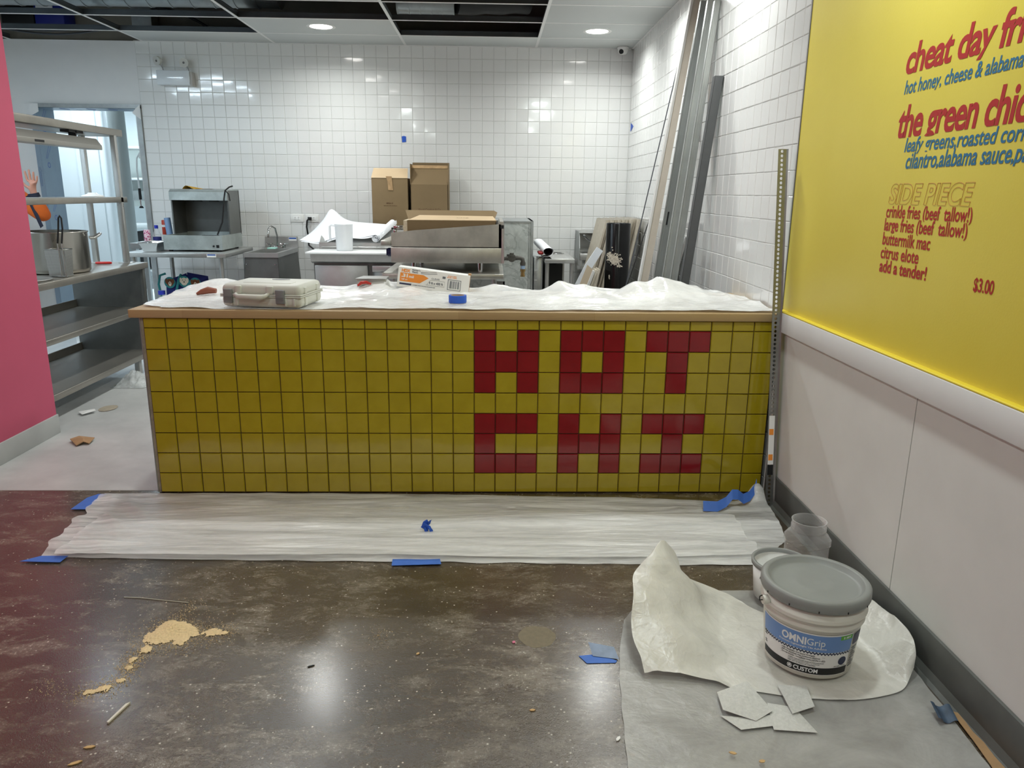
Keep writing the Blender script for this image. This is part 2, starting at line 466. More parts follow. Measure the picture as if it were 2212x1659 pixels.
# customer side right wall: yellow menu panel over white wainscot
def yellow_mat():
    t = NT('yellow_paint'); b = t.noise(2, 5)
    t.put(t.b.inputs['Base Color'], t.ramp(b, [(.3, srgb(222, 204, 74)), (.7, srgb(228, 211, 86))]))
    t.set(Roughness=.42); t.bump(t.noise(140, 3), .12, .002); return t.mat
YEL = yellow_mat(); edge_grey = mat('edge_grey', (96, 94, 84), .5)
wains = mat('wainscot', (226, 226, 222), .5, var=.045, vs=3, bump=.06, bs=120)
m = MB(); m.box((1.3377, -7, .86), (1.47, -.006, 3.0)); m.mi = 1; m.box((1.336, -.008, .905), (1.45, .001, 2.743))
m.mi = 2; m.box((1.3377, -1.168, 0), (1.47, -.003, .86)); m.box((1.3377, -7, 0), (1.47, -1.173, .86)); m.box((1.345, -1.18, 0), (1.47, -1.16, .86))
wall_r = struct('wall_right', m, [YEL, edge_grey, wains], 'yellow painted menu wall over white wainscot')
m = MB(); m.box((1.312, -7, .8106), (1.34, -.012, .899), .003); m.mi = 1; m.box((1.3125, -7, .8985), (1.34, -.014, .906), .003)
yedge = mat('yellow_trim', (236, 214, 60), .45)
struct('trim_1', m, [white_paint, yedge], 'white chair rail with yellow painted top edge')
cove = mat('grey_cove_base', (92, 95, 92), .45, var=.12, vs=9)
m = MB(); m.box((1.328, -7, 0), (1.34, -.02, .139), .002)
m.prism([(1.328, -7, .03), (1.318, -7, .008), (1.306, -7, .0), (1.328, -7, 0)], (0, 6.98, 0))
struct('baseboard_right', m, cove, 'dark grey cove base')

# lettering painted on the menu wall
red_ink = mat('menu_red', (176, 36, 34), .5); blue_m = mat('menu_blue', (48, 112, 150), .5)
def menu(name, body, y0, y1, z0, z1, m_, bold=.03, shear=0, outline=0, space=1., desc=.5):
    mb = MB(); text_fit(mb, body, lambda a, b, c: (1.3371 - .0004 - c, y0 - a, z0 + b), abs(y1 - y0), z1 - z0, bold, shear, outline, space, desc)
    return build(name, mb, m_, wall_r, fixn=False)
menu('menu_heading', 'cheat day fries', -.838, -1.50, 1.780, 1.888, red_ink, .025, .16, space=.95)
menu('menu_line', 'hot honey, cheese & alabama sauce', -.846, -1.535, 1.727, 1.776, blue_m, .016, .2)
menu('menu_heading', 'the green chicken', -.836, -1.62, 1.594, 1.70, red_ink, .025, .14, space=.95, desc=.15)
menu('menu_line', 'leafy greens,roasted corn,tomato', -.894, -1.66, 1.545, 1.597, blue_m, .016, .2)
menu('menu_line', 'cilantro,alabama sauce,parmesan', -.914, -1.66, 1.492, 1.55, blue_m, .018, .2)
menu('menu_heading', 'SIDE PIECE', -.837, -1.294, 1.389, 1.455, red_ink, .03, .18, .005, 1.0)
menu('menu_line', 'crinkle fries (beef  tallow!)', -.831, -1.303, 1.338, 1.386, red_ink, .018, 0)
menu('menu_line', 'large fries (beef  tallow!)', -.830, -1.292, 1.294, 1.343, red_ink, .018, 0)
menu('menu_line', 'buttermilk mac', -.830, -1.118, 1.254, 1.296, red_ink, .018, 0)
menu('menu_line', 'citrus elote', -.829, -1.065, 1.208, 1.25, red_ink, .018, 0)
menu('menu_line', 'add a tender!', -.832, -1.121, 1.162, 1.205, red_ink, .026, 0)
menu('menu_line', '$3.00', -1.357, -1.444, 1.158, 1.199, red_ink, .02, 0)

# ------------------------------------------------------------------ ceiling and plenum
tile_w = mat('ceiling_panel', (200, 203, 201), .8, bump=.08, bs=220)
dark_deck = mat('dark_deck', (40, 40, 40), .9, var=.3, vs=3)
plen = mat('plenum_board', (120, 116, 106), .85, var=.1)
tee_w = mat('tee_face', (228, 228, 226), .45); tee_s = steel('tee_stem', (92, 98, 102), .4)
m = MB(); m.box((-2.67, -7, 2.743), (1.47, 1.37, 2.80)); ceil = struct('ceiling', m, tile_w, 'white dropped ceiling')
m = MB(); m.box((-6.5, 1.2, 3.7), (1.6, 4.6, 3.8)); m.box((1.47, 1.2, 2.743), (1.6, 4.6, 3.7)); m.box((-6.5, 1.2, 2.8), (1.6, 1.3, 3.7)); m.box((-6.6, .5, 2.743), (-6.5, 4.6, 3.8))
build('roof_deck', m, dark_deck, ceil)
m = MB(); m.box((-6.5, 4.32, 2.743), (1.47, 4.42, 3.7)); build('plenum_wall', m, plen, ceil)
m = MB(); m.box((-4.9, .6, 2.743), (-2.56, 1.3, 2.8)); build('panel', m, tile_w, ceil)
XS = [-4.475, -3.255, -2.035, -.815, .415, 1.3377]; YS = [4.288, 3.81, 3.2, 2.59, 1.98, 1.37]
solid = {4: (0, 1, 2, 3, 4), 3: (0, 4), 2: (0, 1, 3, 4), 1: (0, 4), 0: ()}
for c_, rs in solid.items():
    for k in rs:
        m = MB(); m.box((XS[c_] + .004, YS[k + 1] + .004, 2.742), (XS[c_ + 1] - .004, YS[k] - .004, 2.757), .002); build('panel', m, tile_w, ceil)
def tee(a, b, along):
    m = MB(); z = 2.743
    if along == 'y':
        m.box((a - .012, b[0], z - .003), (a + .012, b[1], z)); m.mi = 1; m.box((a - .003, b[0], z), (a + .003, b[1], z + .036)); m.box((a - .006, b[0], z + .03), (a + .006, b[1], z + .042))
    else:
        m.box((b[0], a - .012, z - .003), (b[1], a + .012, z)); m.mi = 1; m.box((b[0], a - .003, z), (b[1], a + .003, z + .036)); m.box((b[0], a - .006, z + .03), (b[1], a + .006, z + .042))
    build('grid_tee', m, [tee_w, tee_s], ceil)
for x in XS[:5]: tee(x, (1.37, 4.288), 'y')
for y in YS[1:]:
    for i in range(5): tee(y, (XS[i] + .012, XS[i + 1] - .012), 'x')
m = MB(); m.box((1.316, 1.37, 2.738), (1.3377, 4.288, 2.743)); m.box((-3.336, 4.266, 2.738), (1.3377, 4.288, 2.743)); build('wall_angle', m, tee_w, ceil)
duct_m = steel('duct_metal', (150, 156, 158), .35, smudge=.2)
def spiral(name, p0, p1, rad, label, n=14):
    m = MB(); p0 = V(p0); p1 = V(p1); m.cyl(p0, p1, rad, n=28, caps=False); L_ = (p1 - p0).length; d = (p1 - p0) / L_
    for i in range(n + 1):
        a = p0 + d * (L_ * i / n - .006); m.cyl(a, a + d * .012, rad + .006, n=28)
    return solo(name, m, duct_m, label, 'duct')
spiral('air_duct', (-6.3, 3.42, 3.03), (-1.75, 3.42, 3.05), .19, 'silver spiral duct above the open ceiling grid, top left', 26)
spiral('air_duct', (-.78, 3.42, 2.955), (-.32, 3.42, 2.955), .12, 'short silver spiral duct above the open ceiling bay in the middle', 5)
m = MB()
m.tube([(-.30 + .12 * i, 3.42 + .04 * i, 2.96 + .012 * i) for i in range(6)], [.12, .13, .12, .13, .12, .13], 20)
solo('flexible_duct', m, mat('black_duct', (30, 30, 30), .6), 'black flexible duct joined to the short silver duct', 'duct')
m = MB(); m.box((-4.12, 4.1, 2.83), (-3.86, 4.3, 3.02), .006); m.mi = 1; m.box((-4.1, 4.096, 2.95), (-3.95, 4.1, 3.0))
solo('junction_box', m, [mat('blue_box', (22, 34, 120), .4), white_paint], 'blue box with white label above the open ceiling grid', 'box')
m = MB(); m.box((-4.42, 4.1, 2.83), (-4.13, 4.3, 2.99), .01); solo('speaker_housing', m, mat('black_box', (14, 14, 14), .6), 'black box beside the blue box above the ceiling grid', 'box')
m = MB(); m.box((-3.28, 4.14, 2.79), (-3.1, 4.3, 3.1), .004); solo('duct_drop', m, GALV, 'grey sheet metal box in the plenum by the second grid bay', 'box')
m = MB(); m.tube([(-4.6 + .1 * i, 4.12, 2.84 - .05 * math.sin(i * PI / 11)) for i in range(12)], .011); m.tube([(-4.55 + .1 * i, 4.16, 2.83 - .065 * math.sin(i * PI / 11)) for i in range(12)], .009)
solo('cable_run', m, mat('grey_cable', (70, 74, 78), .5), 'grey cables sagging above the ceiling at top left', 'cable')
m = MB(); m.tube([(-3.05 + .08 * i, 4.05, 2.98 - .012 * i * i * .35) for i in range(8)], .012); solo('conduit', m, mat('black_cable', (20, 20, 20), .5), 'black cable curving over the second open ceiling bay', 'cable')
m = MB(); m.tube([(.2 + .05 * i, 2.95, 3.05 - .03 * i) for i in range(5)], .008); solo('wire', m, lamp_trim, 'pale wire hanging in the middle open ceiling bay', 'cable')
# ------------------------------------------------------------------ the tiled counter
def glazed(name, c, c2):
    t = NT(name); b = t.noise(14, 4, rough=.6)
    t.put(t.b.inputs['Base Color'], t.ramp(b, [(.3, srgb(*c)), (.7, srgb(*c2))]))
    t.set(Roughness=.16, Coat_Weight=.5, Coat_Roughness=.06); t.bump(t.noise(16, 3), .16, .006); return t.mat
YT = glazed('yellow_glaze', (164, 146, 26), (174, 156, 34)); RT = glazed('red_glaze', (128, 14, 22), (138, 18, 26))
dgrout = mat('dark_grout', (62, 46, 30), .85)
CP = .09965; CX0 = -1.5728
redset = {0: (15, 17, 19, 20, 21, 23, 24, 25), 1: (15, 16, 17, 19, 21, 24), 2: (15, 17, 19, 20, 21, 24), 4: (15, 16, 17, 19, 21, 23, 24, 25), 5: (15, 19, 20, 21, 24), 6: (15, 16, 17, 19, 21, 23, 24, 25)}
ply = mat('plywood_edge', (150, 140, 126), .7, var=.2, vs=30)
t = thing('service_counter', 'yellow tiled service counter with red tile lettering reading HAT CHI', 'counter', (-.13, .33, 0))
m = MB(); m.box((CX0, .006, 0.001), (1.3168, .66, .8465)); build('body', m, dgrout, t)
m = MB(); m.box((CX0 - .012, .003, .004), (CX0, .66, .8465)); build('side_panel', m, ply, t)
m = MB(); m.box((CX0 - .016, -.0, .004), (CX0 - .012, .02, .8465)); build('corner_strip', m, GALV, t)
zl = [.847, .799] + [.799 - CP * k for k in range(1, 8)] + [.004]; zl = zl[::-1]
m = MB(); m.box((CX0, .003, .002), (1.3168, .006, .8465)); m.mi = 1
tile_field(m, [CX0 + CP * k for k in range(30)], zl, lambda x, z, h: (x, .003 - h, z), .0026, .005, .003, .009,
           mi=lambda i, j: 2 if i in redset.get(7 - j, ()) else 1)
build('tiled_front', m, [dgrout, YT, RT], t)

def pine_mat():
    t = NT('pine'); bk = t.n('TexBrick')
    bk.inputs['Scale'].default_value = 1; bk.inputs['Brick Width'].default_value = .62; bk.inputs['Row Height'].default_value = .045
    bk.inputs['Mortar Size'].default_value = .0006; bk.inputs['Color1'].default_value = (*srgb(182, 156, 112), 1); bk.inputs['Color2'].default_value = (*srgb(156, 126, 86), 1)
    bk.inputs['Mortar'].default_value = (*srgb(140, 104, 64), 1)
    t.t.links.new(t.vec((1, 1, 1)), bk.inputs['Vector'])
    g = t.noise(30, 5, t.vec((.25, 6, 6)), .6, .8)
    c = t.mix(t.math('MULTIPLY', g, .5), bk.outputs['Color'], srgb(200, 176, 134))
    vo = t.n('TexVoronoi'); vo.inputs['Scale'].default_value = 3.1; t.t.links.new(t.vec((1, 2.4, 2.4)), vo.inputs['Vector'])
    c = t.mix(t.ramp(vo.outputs['Distance'], [(.02, 1.), (.06, 0.)]), c, srgb(96, 60, 30))
    t.put(t.b.inputs['Base Color'], c); t.set(Roughness=.5); return t.mat
PINE = pine_mat()
m = MB(); m.box((-1.629, -.014, .847), (1.334, .74, .885), .004)
solo('countertop', m, PINE, 'pale pine worktop along the top of the yellow tiled counter', 'countertop')

# ------------------------------------------------------------------ plastic film draped over the countertop
heaps = [(-1.45, .60, .13, .12, .040), (-1.28, .64, .09, .1, .03), (-.64, .62, .10, .1, .052), (-.44, .62, .12, .1, .034), (.37, .64, .06, .08, .040), (.74, .5, .07, .12, .075), (.90, .50, .12, .13, .085), (1.06, .5, .09, .14, .045), (-.25, .66, .1, .07, .02), (-1.0, .62, .14, .1, .012)]
def flat_at(x, y):
    k = 1
    for (a, b, w, h) in ((-1.03, .15, .26, .22), (-.163, .25, .075, .075), (-.31, .6, .19, .06)):
        d = max(abs(x - a) / w, abs(y - b) / h); k = min(k, sstep(.8, 1.35, d))
    return k
def film_z(x, y):
    z = .887; k = flat_at(x, y)
    hp = sum(h * math.exp(-((x - a) / sx) ** 2 - ((y - b) / sy) ** 2) for a, b, sx, sy, h in heaps)
    far = sstep(.05, .5, y)
    cr = folds(x, y * 1.2, 21, 8, 2.2, 6, mask=1.6); fine = noise.noise(V((x * 5, y * 8, 3)))
    z += hp * k * (.7 + .6 * cr) + max(0, .004 + .060 * cr + .008 * fine + .012 * folds(x, y, 23, 8, 7, 18)) * (.45 + .55 * far) * k
    return z
def top_film(u_, v_):
    x = -1.60 + 2.92 * u_; y0 = .012 + .012 * noise.noise(V((x * 6, 0, 0))); y1 = .715 + .02 * noise.noise(V((x * 5, 3, 0)))
    if x < -1.5: y0 += .03 + (-1.5 - x) * .3
    if x > 1.13: y1 -= (x - 1.13) * 1.4
    y = y0 + (y1 - y0) * v_
    if u_ == 0: x -= .02 * noise.noise(V((y * 9, 1, 2)))
    return (x, y, film_z(x, y))
FILM1 = film('masking_film', (246, 247, 246), .7, .97, (1.2, 2, 1.2), .12, .35)
m = MB(); m.grid(420, 120, top_film)
solo('plastic_film', m, FILM1, 'crinkled clear plastic film draped over the pine countertop', 'plastic sheet')

# ------------------------------------------------------------------ things lying on the counter
case_m = mat('case_plastic', (205, 206, 198), .48, bump=.08, bs=200); latch_m = mat('latch_grey', (128, 130, 132), .45)
cx, cy_, cz = -1.232, .055, .892
t = thing('tool_case', 'pale grey hard plastic tool case lying on the counter, left end', 'tool case', (cx, cy_, cz))
def case_half(z0, z1, ins, r_=.022):
    m = MB(); bm_top = z1 > cz + .07
    m.box((cx, cy_, z0), (cx + .375, cy_ + .275, z1), r_, 4); return m
m = case_half(cz, cz + .056, 0, .02); m.box((cx - .004, cy_ - .004, cz + .045), (cx + .379, cy_ + .279, cz + .052), .003)
for x in (.04, .07, .30, .34): m.box((cx + x, cy_ - .004, cz + .008), (cx + x + .012, cy_ + .01, cz + .044), .002)
for y in (.05, .2): m.box((cx + .366, cy_ + y, cz + .006), (cx + .379, cy_ + y + .03, cz + .044), .003)
build('lower_shell', m, case_m, t)
m = case_half(cz + .05, cz + .104, 0, .024); m.box((cx - .004, cy_ - .004, cz + .053), (cx + .379, cy_ + .279, cz + .060), .003)
m.box((cx + .068, cy_ - .006, cz + .06), (cx + .1, cy_ + .03, cz + .098), .006); m.box((cx + .215, cy_ - .006, cz + .06), (cx + .25, cy_ + .03, cz + .098), .006)
m.box((cx + .08, cy_ + .06, cz + .1), (cx + .31, cy_ + .12, cz + .106), .002)
for y in (.05, .2): m.box((cx + .366, cy_ + y, cz + .06), (cx + .379, cy_ + y + .03, cz + .09), .004)
build('lid', m, case_m, t)
for x in (.015, .262):
    m = MB(); m.box((cx + x, cy_ - .012, cz + .018), (cx + x + .042, cy_ + .004, cz + .082), .004)
    for k in range(3): m.box((cx + x + .005, cy_ - .0135, cz + .034 + k * .006), (cx + x + .037, cy_ - .011, cz + .036 + k * .006))
    build('latch', m, latch_m, t)
m = MB(); m.tube([(cx + .075, cy_ + .0, cz + .062), (cx + .08, cy_ - .022, cz + .058), (cx + .095, cy_ - .03, cz + .052), (cx + .205, cy_ - .03, cz + .05), (cx + .222, cy_ - .022, cz + .056), (cx + .226, cy_, cz + .062)], [.008, .009, .012, .012, .009, .008], 10)
build('handle', m, case_m, t)
m = MB(); m.prism([(cx + .2 + .045 * math.cos(a * PI / 8), cy_ + .21 + .022 * math.sin(a * PI / 8), cz + .1035) for a in range(16)], (0, 0, .002)); build('emblem_pad', m, latch_m, t)
t.rotation_euler[2] = -.14

m = MB(); tc = V((-.163, .25, .890))
m.lathe([(.034, 0), (.0425, 0), (.0435, .002), (.0435, .034), (.0425, .036), (.034, .036)], tc, 40)
t = thing('masking_tape_roll', 'roll of blue masking tape standing on the film in the middle of the counter', 'tape roll', tc)
build('tape', m, mat('painter_blue', (40, 88, 190), .6, var=.05), t)
m = MB(); m.lathe([(.0338, 0), (.0338, .0362), (.032, .0362), (.032, 0)], tc, 32); build('core', m, mat('card_core', (160, 134, 104), .8), t)

# box of film, propped at a slant on the film
hb = V((-.498, .585, .927)); HL, HH, HD = .378, .103, .09
white_card = mat('white_card', (238, 238, 236), .5); orange_p = mat('orange_print', (244, 150, 60), .5); grey_p = mat('grey_print', (110, 114, 120), .55); navy_p = mat('navy_print', (52, 56, 86), .5); lgrey_p = mat('light_print', (196, 200, 204), .55); brown_card = mat('brown_card', (170, 134, 96), .8, var=.06)
t = thing('film_box', 'slanted white and orange carton of painters plastic propped at the counter back', 'carton', hb)
m = MB(); m.box(hb, hb + V((HL, HD, HH))); build('carton', m, white_card, t)
def hx(a, b, d=0): return hb + V((a, -.0006 - d, b))
m = MB(); m.add([hx(.012, .075), hx(.012, .03), hx(.118, .03), hx(.162, .062), hx(.134, .075)], [(0, 1, 2, 3, 4)])
text_fit(m, 'HDX', lambda a, b, c: hx(.018 + a, .079 + b), .046, .017, .06)
text_fit(m, 'SCAN HERE', lambda a, b, c: hx(.262 + a, .085 + b), .045, .006, .03); text_fit(m, 'FOR TIPS', lambda a, b, c: hx(.258 + a, .077 + b), .05, .006, .03)
build('orange_print', m, orange_p, t, fixn=False)
m = MB(); text_fit(m, '.31', lambda a, b, c: hx(.019 + a, .052 + b, .0003), .033, .019, .05); text_fit(m, 'mil', lambda a, b, c: hx(.058 + a, .052 + b, .0003), .026, .014, .03); text_fit(m, '7.87 um', lambda a, b, c: hx(.02 + a, .037 + b, .0003), .032, .009, .02)
build('white_print', m, white_card, t, fixn=False)
m = MB(); text_fit(m, "Painter's", lambda a, b, c: hx(.073 + a, .091 + b), .042, .009, .03); text_fit(m, 'Plastic', lambda a, b, c: hx(.073 + a, .080 + b), .031, .009, .03)
text_fit(m, '9 ft x 400 ft', lambda a, b, c: hx(.166 + a, .032 + b), .074, .014, .035); text_fit(m, 'CLEAR', lambda a, b, c: hx(.178 + a, .058 + b), .042, .009, .02, 0, 0, 1.3)
m.add([hx(.234, .07), hx(.25, .07), hx(.25, .082), hx(.234, .082)], [(0, 1, 2, 3)])
for k, x in enumerate([0, .004, .007, .012, .015, .021, .024, .028, .034, .037, .043, .047, .052]):
    w = .0012 + .0014 * (k % 3); m.add([hx(.272 + x, .024), hx(.272 + x + w, .024), hx(.272 + x + w, .064), hx(.272 + x, .064)], [(0, 1, 2, 3)])
for a, b, c, d in ((.264, .015, .334, .018), (.264, .068, .334, .071), (.264, .015, .267, .071), (.331, .015, .334, .071)):
    m.add([hx(a, b), hx(c, b), hx(c, d), hx(a, d)], [(0, 1, 2, 3)])
m.tube([hx(.118, .088), hx(.16, .09), hx(.2, .098)], .0012, 4); m.tube([hx(.12, .082), hx(.16, .082), hx(.205, .09)], .0012, 4); m.tube([hx(.156, .028), hx(.172, .054), hx(.248, .054), hx(.248, .026), hx(.15, .026)], .0006, 4)
build('grey_print', m, grey_p, t, fixn=False)
m = MB(); m.add([hx(.012, .013), hx(.075, .013), hx(.075, .022), hx(.012, .022)], [(0, 1, 2, 3)]); text_fit(m, 'COVERS AND PROTECTS SURFACES', lambda a, b, c: hx(.08 + a, .014 + b), .12, .005, .02)
build('navy_print', m, navy_p, t, fixn=False)
m = MB(); m.box(hb + V((HL, .002, .002)), hb + V((HL + .001, HD - .002, HH - .002))); m.box(hb + V((HL - .012, .02, HH)), hb + V((HL + .004, .06, HH + .008))); build('end_flap', m, brown_card, t)
t.rotation_euler[1] = .125

m = MB(); m.box((-.71, .60, .918), (-.555, .70, .962), .003)
m.prism([(-.715, .585, .962), (-.553, .585, .962), (-.553, .70, .964), (-.69, .70, .964)], (0, 0, .003))
t = thing('metal_tray', 'grey sheet metal box half buried in film left of the slanted carton', 'metal box', (-.63, .65, .918)); build('box', m, STEEL, t)
m = MB(); m.tube([(-.70, .575, .93), (-.68, .57, .945), (-.655, .572, .947), (-.63, .575, .938)], [.006, .009, .008, .005], 10); build('red_handle', m, mat('red_plastic', (178, 44, 36), .4), t)
m = MB(); m.tube([(-1.475, .40, .902), (-1.45, .405, .912), (-1.42, .41, .92), (-1.38, .41, .917)], [.006, .014, .018, .012], 12)
solo('brown_object', m, mat('red_brown', (138, 80, 60), .55), 'rounded reddish brown object tucked behind the tool case', 'object')

# ------------------------------------------------------------------ film strip on the floor in front of the counter
def strip_xy(u_, v_):
    yf = lerp_poly([(-1.76, -.660), (-1.66, -.665), (-1.2, -.685), (-.29, -.708), (.62, -.732), (1.06, -.742), (1.3, -.742)], -1.77 + 3.05 * u_)
    yb = lerp_poly([(-1.9, -.015), (-.9, -.012), (-.2, -.03), (.2, -.05), (.6, -.062), (1.0, -.10), (1.19, -.12), (1.29, -.085)], -1.84 + 3.12 * u_)
    xl = -1.765 - .07 * v_ + .03 * noise.noise(V((v_ * 9, 4, 0))); xr = lerp_poly([(0, 1.06), (.12, 1.14), (.32, 1.245), (.7, 1.285), (1, 1.272)], v_)
    x = xl + (xr - xl) * u_
    y = yf + (yb - yf) * v_ + .01 * noise.noise(V((u_ * 22, v_ * 3, 8)))
    return x, y
def strip_z(x, y, v_=.5):
    e = sstep(0, .09, v_) * sstep(1, .93, v_)
    st = ridge(x * 1.1 + .15 * y, y * 11 + .6 * math.sin(x * 2.1), 3, 5); z = .004 + e * max(0, .003 + .003 * st + .030 * folds(x * .3, y, 31, 8, 3.5, 11, PI / 2, .6, 1.6) + .006 * noise.noise(V((x * 2, y * 5, 5))))
    right = sstep(.72, 1.1, x); left = sstep(-1.35, -1.75, x)
    if right > 0: z += e * right * max(0, .05 * folds(x, y, 33, 9, 3.5, 12) - .006)
    if left > 0: z += e * left * max(0, .04 * folds(x, y, 34, 8, 4, 12, .8, 1.2) - .004)
    z += .085 * math.exp(-((x - 1.25) / .05) ** 2 - ((y + .135) / .05) ** 2) + .02 * math.exp(-((x - .42) / .5) ** 2 - ((y + .34) / .06) ** 2)
    return z
FILM2 = film('floor_film', (243, 244, 243), .38, .86, (.7, 6, 3), .2, .3)
def strip(u_, v_):
    x, y = strip_xy(u_, v_); return (x, y, strip_z(x, y, v_))
m = MB(); m.grid(520, 130, strip)
solo('plastic_film', m, FILM2, 'long crinkled plastic strip taped to the floor in front of the counter', 'plastic sheet')
m = MB()
def top_layer(u_, v_):
    x = -1.70 + 2.78 * u_ + .03 * noise.noise(V((v_ * 6, 2, 2))); y = -.27 - .41 * v_ + (.05 * math.sin(u_ * 5) + .05 * noise.noise(V((u_ * 7, 1, 1)))) * (1 - v_) - .03 * u_ * v_
    return (x, y, strip_z(x, y) + .006 + .02 * max(0, folds(x * .35, y, 36, 8, 4, 13, PI / 2, .6, 1.8)) * sstep(0, .06, v_) * sstep(1, .94, v_))
m.grid(460, 80, top_layer); solo('plastic_film', m, FILM2, 'loose folded layer of plastic lying over the near half of the floor strip', 'plastic sheet')

tape_m = mat('masking_tape', (72, 118, 206), .55, var=.06, vs=30, bump=.1, bs=300)
def tape(pts, label, z=.003, name='tape_strip', m_=None, zf=None):
    m = MB(); pts = [(x, y, (zf(x, y) if zf else 0) + z) for x, y in pts]; m.prism(pts, (0, 0, .0012))
    return solo(name, m, m_ or tape_m, label, 'tape')
tape([(-1.821, -.704), (-1.764, -.659), (-1.66, -.659), (-1.663, -.713)], 'blue tape strip at the near left corner of the floor film', .006)
tape([(-.384, -.692), (-.199, -.686), (-.19, -.735), (-.381, -.746)], 'blue tape strip on the near edge of the floor film, middle', .006)
tape([(-1.89, -.208), (-1.885, -.075), (-1.855, -.03), (-1.815, -.03), (-1.825, -.208)], 'blue tape strip along the left edge of the floor film, by the pale floor', .006)
m = MB()
pts = [(.966, -.262, .02), (1.03, -.268, .02), (1.075, -.25, .035), (1.105, -.235, .065), (1.135, -.225, .06), (1.165, -.215, .035), (1.20, -.195, .04), (1.235, -.165, .065), (1.245, -.15, .085)]
def ribbon(u_, v_):
    k = u_ * (len(pts) - 1); i = min(int(k), len(pts) - 2); p = V(pts[i]).lerp(V(pts[i + 1]), k - i)
    return p + V((.004 * v_, .028 * v_, .038 * v_))
m.grid(48, 3, ribbon); solo('tape_strip', m, tape_m, 'wavy blue tape strip stuck to raised film near the perforated angle', 'tape')
t = thing('tape_strip', 'peeling blue tape with curled flap on the bare floor left of the drop sheet', 'tape', (.34, -1.34, 0))
m = MB(); m.prism([(.28, -1.334, .001), (.34, -1.325, .001), (.397, -1.36, .001), (.391, -1.371, .001), (.301, -1.373, .001)], (0, 0, .0012)); build('flat_part', m, tape_m, t)
m = MB(); m.grid(8, 6, lambda a, b: (.324 + .08 * a - .01 * b, -1.338 + .045 * b - .018 * a, .004 + .02 * b * (1 - .3 * a))); build('curled_flap', m, mat('tape_back', (150, 166, 192), .7, var=.12, vs=40), t)
m = MB(); m.grid(14, 8, lambda a, b: (1.232 + .06 * a + .006 * b, -1.668 + .055 * b + .004 * a, .012 + .016 * (abs(a - .1) < .12) * (1 - a * 3) + .012 * b + .004 * math.sin(a * 9)))
solo('tape_strip', m, mat('used_tape', (72, 88, 108), .6, var=.3, vs=40), 'dirty blue grey tape scrap at the right edge of the drop sheet by the baseboard', 'tape')
m = MB(); m.grid(10, 8, lambda a, b: (-.268 + .03 * (a - .5) + .012 * math.sin(b * 7), -.462 + .02 * (b - .5), .025 + .03 * b + .012 * math.cos(a * 9 + b * 4)))
solo('tape_scrap', m, mat('painter_blue', (40, 88, 190), .6), 'small crumpled blue tape scrap on top of the floor film', 'tape')
m = MB(); m.prism([(-.872, 4.2815, 1.925), (-.85, 4.2815, 1.93), (-.83, 4.2815, 1.925), (-.83, 4.2815, 1.875), (-.868, 4.2815, 1.87)], (0, .0014, 0)); solo('tape_scrap', m, mat('painter_blue', (40, 88, 190), .6), 'small blue tape piece stuck on the tiled back wall above the boxes', 'tape')
m = MB(); m.prism([(1.3335, 4.20, 2.07), (1.3335, 4.05, 2.03), (1.3335, 4.20, 1.99)], (-.001, 0, 0)); solo('tape_scrap', m, mat('painter_blue', (40, 88, 190), .6), 'small blue tape piece near the back corner on the right tiled wall', 'tape')

# ------------------------------------------------------------------ perforated steel angle standing in the corner
base = V((1.285, -.165, .002)); topp = V((1.256, .01, 1.609)); ax = (topp - base).normalized(); Ln = (topp - base).length
sx = V((1, 0, 0)) - ax * ax.x; sx.normalize(); sy = ax.cross(sx)
if sy.y < 0: sy = -sy
t = thing('perforated_angle', 'tall perforated galvanised steel angle leaning at the right end of the counter', 'angle iron', base)
zinc = mat('zinc', (150, 152, 150), .38, metal=.85, var=.12, vs=12)
m = MB(); FW_ = .034; N = 84; pit = Ln / N
for side in (0, .0018):
    for k in range(N):
        c0 = base + ax * (pit * (k + .5)) + sy * side
        o = []; q = []
        for i in range(12):
            a = 2 * PI * i / 12 + PI / 12; ca, sa = math.cos(a), math.sin(a)
            mx = max(abs(ca), abs(sa)); o.append(c0 + sx * (FW_ / 2 + ca / mx * FW_ / 2) + ax * (sa / mx * pit / 2)); q.append(c0 + sx * (FW_ / 2 + ca * .0066) + ax * (sa * .0066))
        m.add(o + q, [(i, (i + 1) % 12, 12 + (i + 1) % 12, 12 + i) for i in range(12)])
build('perforated_flange', m, zinc, t, fixn=False)
m = MB(); m.prism([base + sx * FW_, base + sx * (FW_ + .0018), base + sx * (FW_ + .0018) + sy * .036, base + sx * FW_ + sy * .036], ax * Ln)
m.prism([base + sx * (FW_ + .0018) - sy * .0, base + sx * (FW_ + .009) - sy * .004, base + sx * (FW_ + .010), base + sx * (FW_ + .0018) + sy * .003], ax * Ln)
build('side_flange', m, zinc, t)
def sticker(name, z0, z1, m_):
    m = MB(); a = base + ax * z0 - sy * .0008 + sx * .004; m.prism([a, a + sx * (FW_ - .008), a + sx * (FW_ - .008) - sy * .0006, a - sy * .0006], ax * (z1 - z0)); build(name, m, m_, t)
sticker('paper_label', .2, .43, white_card)
for z0 in (.22, .34):
    m = MB(); a = base + ax * z0 - sy * .0016 + sx * .006; m.prism([a, a + sx * .02, a + sx * .02 - sy * .0006, a - sy * .0006], ax * .028); build('orange_mark', m, orange_p, t)
sticker('black_label', .15, .198, mat('black_print', (22, 24, 26), .5))
